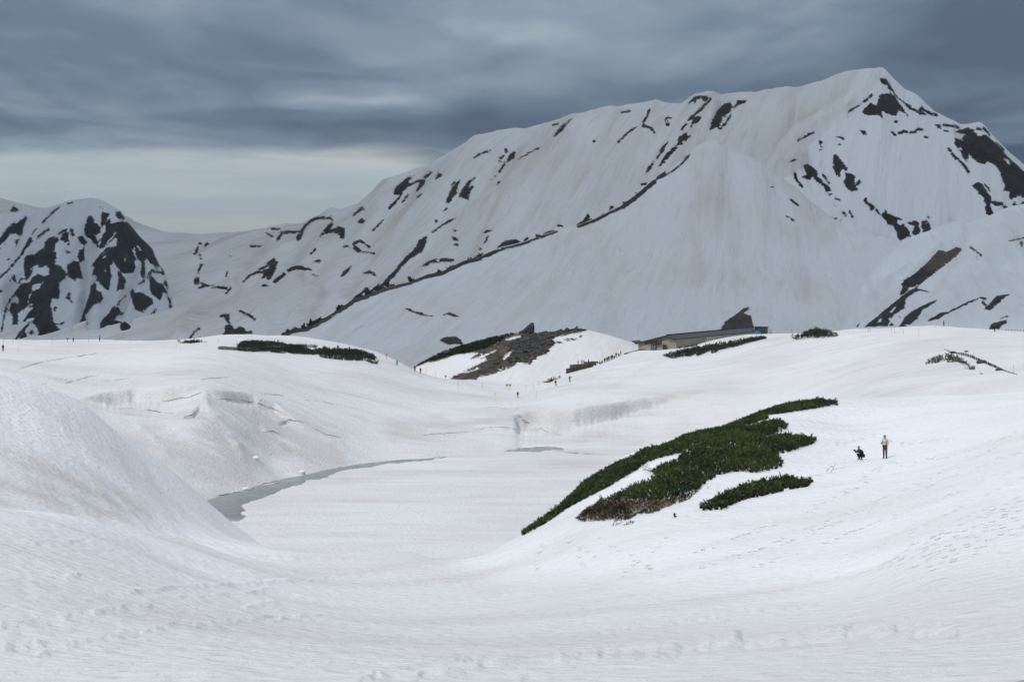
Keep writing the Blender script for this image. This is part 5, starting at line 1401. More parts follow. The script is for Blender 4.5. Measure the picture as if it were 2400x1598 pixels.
def crack(vw, pts, w, seed):
    p = poly_px(vw, pts)
    cum = np.concatenate([[0], np.cumsum(np.hypot(*np.diff(p, axis=0).T))])
    n = max(6, int(cum[-1] / 2.5))
    t = np.linspace(0, cum[-1], n)
    x = np.interp(t, cum, p[:, 0])
    y = np.interp(t, cum, p[:, 1]) + 1.6 * fbm(t / 9, t * 0, 3, seed)
    q = np.array([hit(a, b, 130) for a, b in zip(x, y)])
    ww = w * np.clip(.55 + .9 * fbm(t / 14, t * 0 + 5, 3, seed + 1), 0.05, 1.3) * np.clip(np.minimum(t, cum[-1] - t) / 12, .1, 1)
    up = np.array((0, .55, .85))
    v = np.stack([q + up * ww[:, None] / 2 + (0, -.03, .035), q - up * ww[:, None] / 2 + (0, -.03, .035)], 1).reshape(-1, 3)
    i = np.arange(n - 1) * 2
    tag(link('snow_crack_shade', mesh_np('snow_crack_shade', v, np.stack([i, i + 1, i + 3, i + 2], -1)), M_CRACK), kind='structure')


for i_, (vw, pts, w_) in enumerate((
        ('m', [(1480, 340), (1620, 348), (1760, 365), (1880, 410), (1960, 440), (1990, 455)], .15), ('m', [(1100, 360), (1200, 345), (1300, 330), (1390, 295), (1440, 305), (1480, 340)], .13),
        ('m', [(440, 232), (520, 215), (600, 188), (690, 172)], .12), ('m', [(700, 218), (840, 205), (930, 192)], .09), ('m', [(290, 235), (340, 232)], .1),
        ('m', [(1380, 205), (1470, 195), (1590, 188)], .11), ('m', [(1040, 185), (1150, 170), (1340, 160)], .07), ('m', [(1800, 300), (1980, 318)], .1), ('m', [(2080, 345), (2240, 360), (2355, 385)], .09),
        ('m', [(1000, 412), (1090, 430), (1200, 438)], .22), ('m', [(1270, 462), (1325, 458), (1360, 430), (1385, 385)], .5), ('m', [(1930, 515), (1965, 500), (1990, 485), (2100, 500)], .3), ('m', [(800, 405), (950, 403)], .1),
        ('m', [(120, 135), (300, 80), (500, 50), (700, 20)], .12), ('m', [(1000, 632), (1100, 600)], .08), ('m', [(2110, 510), (2250, 585), (2355, 605)], .2), ('m', [(1800, 575), (1880, 560), (1940, 590)], .3),
        ('l', [(900, 605), (1050, 605), (1180, 632)], .08), ('l', [(330, 862), (600, 845), (820, 828)], .16), ('l', [(820, 820), (1000, 788), (1150, 795), (1300, 832)], .13), ('l', [(20, 908), (90, 895)], .14),
        ('l', [(1180, 682), (1240, 684), (1290, 740), (1350, 768)], .32), ('l', [(1420, 800), (1520, 840), (1640, 865)], .2), ('l', [(1000, 530), (1060, 550)], .1), ('l', [(1280, 565), (1335, 545)], .16),
        ('m', [(1490, 1012), (1600, 990), (1700, 975), (1760, 945), (1860, 915), (1960, 898), (2070, 880), (2150, 862), (2355, 812)], .16), ('l', [(1085, 1012), (1250, 984), (1400, 974), (1520, 968), (1640, 982)], .14))):
    crack(vw, pts, w_, 400 + i_)

# ------------------------------------------------------------------ rocks on the knoll
M_STONE = snow_free = simple('dark_stone', (.055, .055, .055), .9, .55, .5)
M_BROWN = simple('brown_stone', (.105, .085, .062), .9, .5, .6)


def rubble():
    mk = Mask(ROCK_F, BOX, .8)
    px, py = RNG.uniform(960, 1400, 9000), RNG.uniform(760, 905, 9000)
    ok = (mk(px, py) > .8) & (((px > 1190) & (py < 850) & (px + 1.1 * (py - 800) > 1195)) | (RNG.random(9000) < .12))
    px, py = px[ok], py[ok]
    V, Fc = [], []
    bm = bmesh.new()
    bmesh.ops.create_icosphere(bm, subdivisions=1, radius=1)
    bv = np.array([v.co for v in bm.verts])
    bf = np.array([[v.index for v in f.verts] for f in bm.faces])
    bm.free()
    k_ = 0
    for x, y in zip(px[:900], py[:900]):
        p = sheet_hit(S_F, x, y)
        r = RNG.gamma(1.6, .17) + .10
        v = bv * (1 + RNG.uniform(-.28, .28, (len(bv), 1))) * r * np.array((RNG.uniform(.8, 1.5), RNG.uniform(.8, 1.3), RNG.uniform(.5, 1.0)))
        V.append(v + np.array(p))
        Fc.append(bf + k_)
        k_ += len(bv)
    me = mesh_np('rubble', np.concatenate(V), np.concatenate(Fc), False)
    tag(link('rubble', me, M_STONE), 'dark rubble strewn over the bare side of the knoll', 'rubble', None, 'stuff')


rubble()


def rock_knob(label, px, py, dD, w_, h_, seed):
    p = sheet_hit(S_F, px, py)
    mb = MB()
    rnd = random.Random(seed)
    # a blunt tooth: tall on the right, running down to the left
    for i in range(12):
        t = i / 11
        hh = h_ * (1 - t) ** .9
        mb.lump((-t * w_ * .75 + w_ * .25, dD + rnd.uniform(-.3, .3), hh * .42), (w_ * .17, w_ * .3, hh * .52 + .15), 2, .10, 1, seed + i)
    for i in range(8):
        mb.lump((rnd.uniform(-.5, .45) * w_, dD + rnd.uniform(-.4, .2) * w_, rnd.uniform(-.1, .12) * h_), (w_ * .14, w_ * .16, h_ * .14), 1, .2, 1, seed + 20 + i)
    o = mb.build('rock', M_STONE)
    o.location = p
    tag(o, label, 'rock')


def knoll_pine():
    poly = poly_px('g', [(110, 708), (250, 640), (400, 566), (560, 516), (750, 462), (1000, 412), (1095, 404), (960, 445), (870, 492), (760, 540), (600, 578), (430, 612), (250, 662)])
    x0, y0 = poly.min(0)
    x1, y1 = poly.max(0)
    px, py = RNG.uniform(x0, x1, 16000), RNG.uniform(y0, y1, 16000)
    ok = inside(px, py, poly)
    q = np.array([sheet_hit(S_F, a, b) for a, b in zip(px[ok][:2400], py[ok][:2400])])
    c = Vector(q.mean(0))
    root = empty('creeping_pine', c, 0, 'dark creeping pine along the left ridge of the knoll', 'pine shrub', 'creeping pines on the snow')
    tone = np.clip(.4 + .3 * fbm(q[:, 0] / 3, q[:, 1] / 3, 3, 401) + RNG.normal(0, .12, len(q)), 0, 1)
    V, Fc, T = tufts(q[:, 0] - c.x, q[:, 1] - c.y, q[:, 2] - c.z, RNG.uniform(.5, 1.0, len(q)), 7, .12, .9, tone, 41)
    me = mesh_np('foliage', V, Fc, False)
    attr(me, 'tone', T)
    link('foliage', me, M_PINE_FAR, root)


knoll_pine()


def ridge_scrub():
    # wind-cut scrub that stands along the brow of the smooth ridge
    n = 1500
    px = np.concatenate([RNG.uniform(662, 1010, n // 2), RNG.uniform(1010, 1310, n // 3), RNG.uniform(1350, 1545, n // 5)])
    cl = fbm(px / 16, px * 0, 3, 501)
    px = px[cl > -.12]
    c_ = np.array(CREST_G)
    py = np.interp(px, c_[:, 0], c_[:, 1])
    D = np.interp(px, np.array(DG)[:, 0], np.array(DG)[:, 1]) - RNG.uniform(0, 14, len(px))
    q = np.stack([(px - HX) / F * D, D, (HY - py) / F * D - 1.4], -1)
    c = q.mean(0)
    L = RNG.uniform(1.2, 3.4, len(px)) * np.clip(.8 + fbm(px / 9, px * 0 + 3, 2, 503), .3, 1.5)
    V, Fc, T = tufts(q[:, 0] - c[0], q[:, 1] - c[1], q[:, 2] - c[2], L, 6, .16, 1.0, np.full(len(px), .3), 43)
    me = mesh_np('ridge_scrub', V, Fc, False)
    attr(me, 'tone', T)
    o = link('ridge_scrub', me, M_PINE_FAR)
    o.location = c
    tag(o, 'line of dark scrub along the brow of the smooth ridge', 'scrub', None, 'stuff')


ridge_scrub()
rock_knob('big dark rock standing on the skyline of the knoll', 1238, 783, 3, 5.6, 4.3, 11)
rock_knob('small rock on the top of the knoll', 1350, 773, 1, 1.8, 1.4, 12)


# ------------------------------------------------------------------ snow blocks at the pond edge
def snow_block(label, px, py, r):
    p = hit(px, py)
    mb = MB()
    mb.lump((0, 0, r * .35), (r, r * .8, r * .7), 2, .12, 1, int(px))
    o = mb.build('snow_block', M_GROUND, None, True)
    o.location = p
    tag(o, label, 'snow block', 'fallen snow blocks')


snow_block('fallen snow block on the slope of the left pond wall', 600, 1077, .6)
snow_block('fallen snow block at the water edge by the near end of the open strip', 577, 1150, .55)
snow_block('fallen snow block at the water edge halfway along the open strip', 708, 1110, .6)

# ------------------------------------------------------------------ the lodge
M_WALL = simple('beige_cladding', (.30, .265, .20), .8, .12, .6)
M_WALL2 = simple('pale_cladding', (.46, .44, .37), .8, .10, .6)
M_ROOF = simple('dark_roof_metal', (.028, .030, .040), .5, .3, .8)
M_DARKWOOD = simple('dark_timber', (.045, .034, .028), .8, .35, 4)
M_FRAME = simple('window_frame', (.06, .06, .065), .5, .2, 5)
M_SIGN = simple('sign_lettering', (.012, .012, .014), .6, .1, 5)
mg, k = new_mat('window_glass')
finish(k, k.n('ShaderNodeBsdfPrincipled', {'Base Color': (.10, .13, .16, 1), 'Roughness': .08, 'Specular IOR Level': .6}))
M_GLASS = mg
M_GREEN = simple('green_panel', (.035, .085, .062), .6, .2, 1)
M_BLUE = simple('blue_tarp', (.03, .15, .36), .45, .25, 1.2)
M_STEEL = simple('grey_steel', (.20, .21, .22), .5, .2, 4, .6)


def V3(a): return Vector(tuple(a))


def slab(mb, quad, t):
    """a quad given thickness t against its normal"""
    q = [V3(p) for p in quad]
    n = (q[1] - q[0]).cross(q[3] - q[0]).normalized() * t
    v = q + [p - n for p in q]
    mb.add(v, [(0, 1, 2, 3), (7, 6, 5, 4), (0, 4, 5, 1), (1, 5, 6, 2), (2, 6, 7, 3), (3, 7, 4, 0)])


def lodge():
    RA, RB = V3(P(1562, 785.5, 474)), V3(P(1766, 767, 512))            # ridge, front and back
    EA, EB = V3(P(1584, 794.5, 468.5)), V3(P(1771, 776.5, 506))        # eave on the right-hand side
    LA = V3(P(1489, 803.5, 484))                                       # eave on the left-hand side
    LB = LA + (RB - RA)
    root = empty('lodge', RA + Vector((0, 0, -4.5)), 0, 'long low beige hot spring lodge with dark roof half buried in snow', 'lodge')
    o = root.location.copy()
    L = lambda p: V3(p) - o
    along = (RB - RA).normalized()
    acr = (LA - EA).normalized()
    dn = Vector((0, 0, -7.0))

    def part(name, mat, fn, parent=root):
        mb = MB()
        fn(mb)
        return mb.build(name, mat, parent)
    inset = along * .9
    rA, eA, lA = L(RA) + inset - Vector((0, 0, .3)), L(EA) + inset + acr * .6 - Vector((0, 0, .25)), L(LA) + inset - acr * .6 - Vector((0, 0, .25))
    rB, eB, lB = L(RB) - Vector((0, 0, .3)), L(EB) + acr * .6 - Vector((0, 0, .25)), L(LB) - acr * .6 - Vector((0, 0, .25))
    # gable wall with thickness
    def gable(mb):
        f = [lA + dn, eA + dn, eA, rA, lA]
        b = [p + along * .3 for p in f]
        mb.add(f + b, [(0, 1, 2, 3, 4), (9, 8, 7, 6, 5)] + [(i, i + 5, (i + 1) % 5 + 5, (i + 1) % 5) for i in range(5)])
    part('gable_wall', M_WALL, gable)
    k1 = .36
    m1 = eA.lerp(eB, k1)
    part('side_wall', M_WALL, lambda mb: slab(mb, [eA + dn + along * .3, m1 + dn, m1, eA + along * .3], .3))
    part('side_wall', M_WALL2, lambda mb: slab(mb, [m1 + dn + along * .004, eB + dn, eB, m1 + along * .004], .32))
    part('back_wall', M_WALL, lambda mb: slab(mb, [lB + dn, lA + dn + along * .3, lA + along * .3, lB], .3))
    rf = part('roof', M_ROOF, lambda mb: slab(mb, [L(EA), L(EB), L(RB), L(RA)], .22))
    part('roof', M_ROOF, lambda mb: slab(mb, [L(RA), L(RB), L(LB), L(LA)], .22))
    # standing seams on the slope we see
    def seams(mb):
        for i in range(1, 26):
            a, b = L(EA).lerp(L(EB), i / 26), L(RA).lerp(L(RB), i / 26)
            n = (L(EB) - L(EA)).cross(L(RA) - L(EA)).normalized() * .04
            mb.tube([a + n, b + n], .05, 4)
    part('seam', M_ROOF, seams, rf)['kind'] = 'stuff'
    part('ridge_cap', M_ROOF, lambda mb: mb.tube([L(RA) + Vector((0, 0, .12)), L(RB) + Vector((0, 0, .12))], .14, 6), rf)
    # verge boards of the gable and the projecting canopy at its left end
    part('verge_board', M_DARKWOOD, lambda mb: (slab(mb, [L(RA) - along * .03 + Vector((0, 0, -.5)), L(LA) - along * .03 + Vector((0, 0, -.5)), L(LA) - along * .03, L(RA) - along * .03], -.12)))
    part('verge_board', M_DARKWOOD, lambda mb: (slab(mb, [L(EA) - along * .03 + Vector((0, 0, -.5)), L(RA) - along * .03 + Vector((0, 0, -.5)), L(RA) - along * .03, L(EA) - along * .03], -.12)))
    tip = V3(P(1480.5, 798.5, 486)) - o
    part('canopy', M_ROOF, lambda mb: slab(mb, [L(LA) + Vector((0, 0, -.06)), L(LA) + along * 4 + Vector((0, 0, -.06)), tip + along * 4, tip], .2))
    # openings on the gable: position by fraction across it and height under the eave line
    outn = -along
    w_ = (eA - lA).length
    def on_gable(t, h): return lA.lerp(eA, t) * Vector((1, 1, 0)).length_squared if False else Vector((lA.lerp(eA, t).x, lA.lerp(eA, t).y, h)) + outn * .02

    def opening(name, t0, t1, z0, z1, panes, parent=root, base=lA, end=eA, out=outn, glass=M_GLASS):
        a, b = base.lerp(end, t0), base.lerp(end, t1)
        fr = MB()
        ex = (b - a)
        ex.z = 0
        ang = math.atan2(ex.y, ex.x)
        mid = (a + b) / 2 + out * .05
        wd = ex.length
        hgt = z1 - z0
        c = Vector((mid.x, mid.y, (z0 + z1) / 2))
        for s in (-1, 1):
            fr.box(c + ex.normalized() * s * wd / 2, (.14, .16, hgt + .14), ang)
            fr.box(c + Vector((0, 0, s * hgt / 2)), (wd - .14, .16, .14), ang)
        for i in range(1, panes):
            fr.box(c + ex * (i / panes - .5), (.08, .12, hgt - .14), ang)
        f = fr.build(name, M_FRAME, root)
        for i in range(panes):
            pm = MB()
            pm.box(c + ex * ((i + .5) / panes - .5) - out * .03, (wd / panes - .09, .04, hgt - .15), ang)
            pm.build('pane', glass, f)
        return f
    zb = eA.z
    zf = lambda py, D: (HY - py) / F * D - o.z
    opening('door', .345, .475, zf(822, 476), zf(808.3, 476), 2)
    opening('door', .665, .745, zf(821, 470), zf(808.5, 470), 1, glass=M_DARKWOOD)
    for t0, t1 in ((.028, .060), (.105, .150), (.185, .215)):
        a = eA.lerp(eB, t0)
        z1 = a.z - 2.05
        opening('window', t0, t1, z1 - 1.3, z1, 2, base=eA, end=eB, out=-acr)
    for i in range(5):
        t = .50 + .085 * i
        a = eA.lerp(eB, t)
        vm = MB()
        vm.box(a + Vector((0, 0, -1.1)) - acr * .08, (.5, .25, .45), math.atan2(along.y, along.x))
        vm.build('vent', M_FRAME, root)
    # lettering on the gable
    cu = bpy.data.curves.new('lettering', 'FONT')
    cu.body = '\u307f\u304f\u308a\u304c\u6c60\u6e29\u6cc9'
    cu.align_x, cu.align_y = 'CENTER', 'CENTER'
    cu.size, cu.extrude, cu.offset = 1.0, .05, .022
    cu.space_character = 1.08
    tmp = bpy.data.objects.new('tmp', cu)
    C.objects.link(tmp)
    bpy.context.view_layer.update()
    me = bpy.data.meshes.new_from_object(tmp.evaluated_get(bpy.context.evaluated_depsgraph_get()))
    bpy.data.objects.remove(tmp)
    me.name = 'lettering'
    t = link('lettering', me, M_SIGN, root)
    ex = (eA - lA)
    span = ex.length * .45
    wid = max(v.co.x for v in me.vertices) - min(v.co.x for v in me.vertices)
    sc = span / wid
    t.scale = (sc, 1.6, 1)
    ex.z = 0
    a = lA.lerp(eA, .41)
    t.location = Vector((a.x, a.y, zf(804.2, 478))) + outn * .08
    t.scale = (sc, 1.25, 1.0)
    t.rotation_euler = (math.radians(90), 0, math.atan2(ex.y, ex.x))


lodge()


def shed():
    p = V3(P(1784, 786, 508))
    root = empty('shed', p, .55, 'small green shed at the far end of the lodge', 'shed')
    mb = MB(); mb.box((0, 0, .9), (3.0, 3.0, 3.6)); mb.build('wall', M_GREEN, root)
    mb = MB(); mb.box((0, 0, 2.78), (3.6, 3.6, .16)); mb.build('roof', M_ROOF, root)
    mb = MB(); mb.box((.2, -1.53, .9), (.9, .06, 1.9)); mb.build('door', M_FRAME, root)
    root = empty('tarp', V3(P(1775, 783.5, 503)), .6, 'bright blue tarpaulin over a stack beside the lodge wall', 'tarp')
    mb = MB(); mb.lump((0, 0, .35), (1.25, .8, .8), 2, .10, 1, 5); mb.build('cover', M_BLUE, root, True)
    root = empty('steel_rack', V3(P(1801, 783, 500)), .2, 'open grey steel rack standing on the snow right of the lodge', 'rack')
    for a in (-.75, .75):
        for b in (-.6, .6):
            mb = MB(); mb.box((a, b, .65), (.10, .10, 1.7)); mb.build('post', M_STEEL, root)
    for z_ in (.5, 1.1, 1.5):
        mb = MB()
        mb.box((0, -.6, z_), (1.4, .06, .08)); mb.box((0, .6, z_), (1.4, .06, .08)); mb.box((-.75, 0, z_), (.06, 1.1, .08)); mb.box((.75, 0, z_), (.06, 1.1, .08))
        mb.build('rail', M_STEEL, root)
    mb = MB(); mb.box((0, 0, .2), (2.0, 1.6, .1)); mb.build('shelf', M_DARKWOOD, root)


shed()

# ------------------------------------------------------------------ walls, fences, rails
M_WALLSTONE = simple('terrace_stone', (.125, .098, .062), .95, .5, .7)
M_POST = simple('weathered_post', (.06, .05, .04), .9, .3, 6)
M_RAILW = simple('pale_rail', (.45, .45, .44), .8, .2, 6)


def terrace():
    a, b = V3(P(1336, 876, 446)), V3(P(1402, 852, 462))
    root = empty('terrace_wall', a, 0, 'brown stone terrace wall below the gathered hikers', 'stone wall')
    d = b - a
    ln = math.hypot(d.x, d.y)
    ang = math.atan2(d.y, d.x)
    ex, ey = Vector((math.cos(ang), math.sin(ang), 0)), Vector((-math.sin(ang), math.cos(ang), 0))
    rnd = random.Random(4)
    row = 0
    stone = None
    z = -1.6
    top = lambda x: -.1 + (1.5 if x < .9 else 2.6 if x < 1.8 else 2.75 + (x - 1.8) * .055)
    while z < 3.2:
        h = rnd.uniform(.42, .6)
        x = (row % 2) * -.3
        while x < ln:
            wd = rnd.uniform(.6, 1.15)
            if z + h < top(x + wd / 2) + .12 and z > -1.7 + max(0, x - 1) * .27:
                mb = MB()
                mb.box(ex * (x + wd / 2) + ey * rnd.uniform(-.06, .06) + Vector((0, 0, z + h / 2)), (wd - .05, 1.3, h - .05), ang, .97, .035)
                mb.build('stone', M_WALLSTONE, root)
            x += wd
        z += h
        row += 1
    mb = MB()
    core = [(0, top(.45)), (1, top(1.2)), (ln, top(ln) - .1)]
    mb.box(ex * (ln / 2) + ey * .8 + Vector((0, 0, -.2)), (ln, .9, 3.4), ang)
    mb.build('backing', M_DARKWOOD, root)


terrace()


def stand(px, py, dmin=20, dmax=600): return hit(px, py, dmin, dmax)


POST_SPOTS = [(1355, 855.5, 9), (1368.5, 855, 9), (1379.5, 853, 9)]
for i, (px, py, h) in enumerate(POST_SPOTS):
    p = V3(P(px, py, 452 + i * 2.5))
    mb = MB()
    mb.box((0, 0, .5), (.22, .22, 1.5), .2)
    mb.box((0, 0, 1.28), (.26, .26, .10), .2)
    o = mb.build('wooden_post', M_POST)
    o.location = p
    tag(o, ('dark wooden post at the left end of the terrace top', 'dark wooden post next to the pink-topped person on the terrace', 'dark wooden post standing alone in the middle of the terrace')[i], 'post', 'posts on the terrace')

# the row of posts sticking out of the snow at the right
root = empty('post_fence', hit(2300, 848), 0, 'long row of short dark posts running down the snow at the right', 'fence')
pj = [(900, 625), (1000, 672), (1100, 700), (1180, 720), (1300, 745), (1400, 780), (1500, 825), (1620, 872), (1720, 915), (1820, 955), (1950, 1000), (2100, 1050), (2215, 1083)]
pp = poly_px('j', pj)
pmesh = None
cum = np.concatenate([[0], np.cumsum(np.hypot(*np.diff(pp, axis=0).T))])
for i, t in enumerate(np.linspace(0, cum[-1], 44)):
    x, y = np.interp(t, cum, pp[:, 0]), np.interp(t, cum, pp[:, 1])
    hh = np.interp(t / cum[-1], [0, .12, .25, .7, .8, 1], [.12, .25, .62, .55, .22, .10])
    if pmesh is None:
        mb = MB()
        mb.box((0, 0, 0), (.20, .20, 2.0), .3)
        mb.box((0, 0, .93), (.17, .17, .2), .3)
        o = mb.build('post', M_POST, root)
        pmesh = o.data
    else:
        o = link('post', pmesh, None, root)
    o.location = hit(x, y) - root.location + Vector((0, 0, hh - 1.0))
    o.rotation_euler = (random.uniform(-.05, .05), random.uniform(-.05, .05), random.uniform(-.4, .4))
root = empty('post_fence', hit(2380, 774), 0, 'dotted row of post tops along the skyline at the far right', 'fence')
for i in range(10):
    o = link('post', pmesh, None, root)
    o.location = hit(2357 + i * 7, 773.5 - i * .12) - root.location + Vector((0, 0, -.75))
for lab, px, py, r in (('dark boulder beside the upper end of the post row', 2234, 828, .75), ('dark boulder in the middle of the post row', 2301, 851, 1.1), ('flat dark boulder by the lower end of the post row', 2342, 868, .7), ('thin dark rock lying in the snow above the post row', 2265, 825, .45)):
    mb = MB()
    mb.lump((0, 0, .1), (r, r * .8, r * .55), 2, .15, 1, int(px))
    o = mb.build('boulder', M_STONE)
    o.location = hit(px, py)
    tag(o, lab, 'boulder')


def low_wall():
    root = empty('low_wall', hit(536, 817), 0, 'low grey stone wall half in snow on the hump at the left', 'stone wall')
    rnd = random.Random(8)
    for row in range(2):
        for i in range(17):
            px = 513 + i * 5.6 + row * 2.5
            p = hit(px, 818.5 + (px - 513) * .05)
            mb = MB()
            mb.box((0, 0, 0), (.50, .5, .38), rnd.uniform(-.1, .1), .95, .03)
            o = mb.build('stone', M_GREYSTONE, root)
            o.location = p - root.location + Vector((0, 0, .15 + row * .40))
    root = empty('railing', hit(646, 817), 0, 'short pale wooden railing in front of the far pine bank', 'railing')
    pts = [hit(627 + i * 7.4, 818.5 + i * .2) for i in range(6)]
    for p in pts:
        mb = MB(); mb.box((0, 0, .3), (.16, .16, 1.5)); o = mb.build('post', M_RAILW, root); o.location = p - root.location
    for a, b in ((0, 1), (1, 2), (2, 3), (3, 4)):
        mb = MB(); mb.tube([pts[a] - root.location + Vector((0, 0, .72)), pts[b] - root.location + Vector((0, 0, .72))], .07, 4); mb.build('rail', M_RAILW, root)


M_GREYSTONE = simple('grey_stone', (.14, .135, .14), .95, .3, 1)
low_wall()
p = hit(1494, 829)
root = empty('low_roof', p, 0, 'dark low roof edge showing over the snow left of the lodge', 'low roof')
a, b = V3(P(1472, 830, 466)) - p, V3(P(1514, 819.5, 474)) - p
mb = MB(); slab(mb, [a, b, b + Vector((-1, 2, .25)), a + Vector((-1, 2, .25))], .55); mb.build('slab', M_DARKWOOD, root)
mb = MB(); slab(mb, [a + Vector((.1, -.1, -.1)), b + Vector((.1, -.1, -.1)), b + Vector((.1, -.1, -1.3)), a + Vector((.1, -.1, -1.3))], .3); mb.build('beam', M_WALLSTONE, root)

# ------------------------------------------------------------------ marker poles and yellow signs
M_BAMBOO = simple('marker_pole', (.16, .13, .10), .7, .3, 5)
M_YELLOW = simple('yellow_board', (.40, .30, .06), .6, .15, 6)
M_ORANGE = simple('orange_board', (.45, .24, .10), .6, .15, 6)
POLES = [(122.6, 808, 794, 0), (207.6, 802.5, 784.6, 0), (43, 823, 808, 0), (62, 801, 796, 0), (305, 804, 800, 0), (29, 806, 792, 4), (6, 806, 790, 5),
         (483, 810, 798, 0), (555, 811, 796, 0), (627, 820, 794, 0), (592, 815, 807, 0), (512, 802, 792, 0), (713, 808, 799.5, 3), (702, 808, 801, 0), (853.5, 841, 817, 0),
         (887, 844, 834, 2), (466, 796, 790, 0), (951.6, 852, 839, 0), (970.7, 869.5, 849, 0), (413, 813.5, 804.6, 0),
         (998.6, 868.5, 851, 0), (1020, 886, 871, 2), (1074.5, 907, 895, 0), (1130.6, 907, 894, 0), (1236, 908.5, 900, -6), (1250, 913, 897, 0), (1162, 927, 916, 0), (1257, 932, 921, 0),
         (1260.5, 903, 891, 0), (1264.5, 903, 893, 0), (1297, 885, 873.6, -4), (1312.5, 884, 868.5, 0),
         (1855, 777, 765, 0), (1870, 778.7, 768, 0), (1889, 779, 773, 0), (1968.7, 776, 771, 0), (2035, 779, 766, 1), (2040, 779, 767, 0), (2089, 777.5, 765, 1), (2096, 781, 768, 2),
         (2117, 784, 772, 0), (2153.6, 788, 772, 0), (2222.7, 763, 750.5, 0), (2282.7, 835, 819, 0), (2373.5, 875, 855, 2), (2206, 810, 805, 8)]
ORD = ['leftmost', 'second', 'third', 'fourth', 'fifth', 'sixth', 'seventh', 'eighth', 'ninth', 'tenth', 'eleventh', 'twelfth', 'thirteenth', 'fourteenth', 'fifteenth']
_cnt = {}
for i, (px, y1, y0, lean) in enumerate(sorted(POLES)):
    p = hit(px, y1)
    h = (y1 - y0) / F * p.y
    mb = MB()
    dx = lean / F * p.y
    mb.tube([(0, 0, -.5), (dx * .5 + random.uniform(-.02, .02), 0, h * .5), (dx, 0, h)], [.032, .028, .022], 5)
    o = mb.build('marker_pole', M_BAMBOO, None, True)
    o.location = p
    where = ('far left plateau edge' if px < 420 else 'pine hump at left' if px < 900 else 'saddle trail' if px < 1320 else 'plateau beyond the lodge' if px < 2200 else 'fence post slope')
    n = _cnt.get(where, 0)
    _cnt[where] = n + 1
    tag(o, ORD[n] + (' from the left' if n else '') + ' of the thin marker poles on the ' + where, 'pole', 'marker poles on the ' + where)

for lab, px, y1, y0, mat in (('yellow signboard on a post right of the far pine bank', 905.7, 841.5, 829, M_YELLOW), ('small yellow signboard at the left end of the far pine line', 419, 803, 796, M_YELLOW),
                             ('orange signboard on a post below the knoll', 1044.5, 884, 875.5, M_ORANGE), ('yellow signboard on the trail, left of the pair', 1188.4, 913, 900, M_YELLOW),
                             ('yellow signboard on the trail, right of the pair', 1195.5, 916, 900, M_YELLOW), ('yellow signboard beside the dark pine scrap below the terrace', 1287, 896, 887, M_YELLOW)):
    p = hit(px, y1)
    h = (y1 - y0) / F * p.y
    root = empty('trail_sign', p, random.uniform(-.2, .2), lab, 'trail sign', 'signs along the trail')
    mb = MB(); mb.tube([(0, 0, -.4), (0, 0, h)], .04, 6); mb.build('post', M_BAMBOO, root)
    # a board that narrows to its foot, like an arrowhead pointing down
    mb = MB()
    w2, t = .42, .03
    pts = [(-w2, h), (w2, h), (.16, h - .62), (-.16, h - .62)]
    mb.add([(x, -.07, z) for x, z in pts] + [(x, -.07 + t, z) for x, z in pts], [(0, 3, 2, 1), (4, 5, 6, 7), (0, 1, 5, 4), (1, 2, 6, 5), (2, 3, 7, 6), (3, 0, 4, 7)])
    mb.build('board', mat, root)
p = hit(158, 802)
root = empty('signpost', p, 0, 'dark leaning signpost with a crossboard beside the white-topped hiker', 'signpost')
mb = MB(); mb.tube([(-.08, 0, -.3), (.05, 0, .95)], .05, 6); mb.build('post', M_POST, root)
mb = MB(); mb.box((.03, -.06, .92), (.65, .06, .18)); mb.build('board', M_POST, root)

# ------------------------------------------------------------------ people
M_SKIN = simple('skin', (.42, .26, .19), .6, .1, 8)
M_HAIR = simple('dark_hair', (.012, .010, .009), .6, .3, 20)
CLOTH = {n: simple('cloth_' + n, c, .85, .18, 6) for n, c in dict(
    black=(.012, .013, .016), navy=(.016, .022, .045), charcoal=(.035, .036, .04), white=(.66, .66, .63), cream=(.60, .58, .50), pale=(.38, .40, .38),
    red=(.33, .022, .020), orange=(.34, .10, .025), brown=(.052, .036, .026), olive=(.045, .045, .025), pink=(.42, .22, .24), grey=(.16, .165, .17), green=(.03, .075, .04), blue=(.03, .07, .20)).items()}
_pending = []


def skin_chain(name, chains, subdiv=1):
    """chains: list of (points, radii) sharing points by equal coordinates; grown with a Skin modifier into one surface"""
    idx, vs, rs, es = {}, [], [], []
    for pts, rad in chains:
        prev = None
        for p, r in zip(pts, rad):
            key = tuple(round(c, 4) for c in p)
            if key not in idx:
                idx[key] = len(vs)
                vs.append(key)
                rs.append(r if hasattr(r, '__len__') else (r, r))
            i = idx[key]
            if prev is not None and prev != i:
                es.append((prev, i))
            prev = i
    me = bpy.data.meshes.new(name)
    me.from_pydata(vs, es, [])
    o = bpy.data.objects.new('tmp_' + name, me)
    C.objects.link(o)
    md = o.modifiers.new('Skin', 'SKIN')
    md.use_smooth_shade = True
    if not me.skin_vertices:
        me.skin_vertices.new()
    sv = me.skin_vertices[0].data
    for i, r in enumerate(rs):
        sv[i].radius = r
    # one root per connected piece
    par = list(range(len(vs)))
    def find(a):
        while par[a] != a:
            a = par[a]
        return a
    for a, b in es:
        par[find(a)] = find(b)
    seen = set()
    for i in range(len(vs)):
        f = find(i)
        sv[i].use_root = f not in seen
        seen.add(f)
    if subdiv:
        o.modifiers.new('Sub', 'SUBSURF').levels = subdiv
    _pending.append((name, o))
    return len(_pending) - 1


def lerp(a, b, t): return tuple(x + (y - x) * t for x, y in zip(a, b))


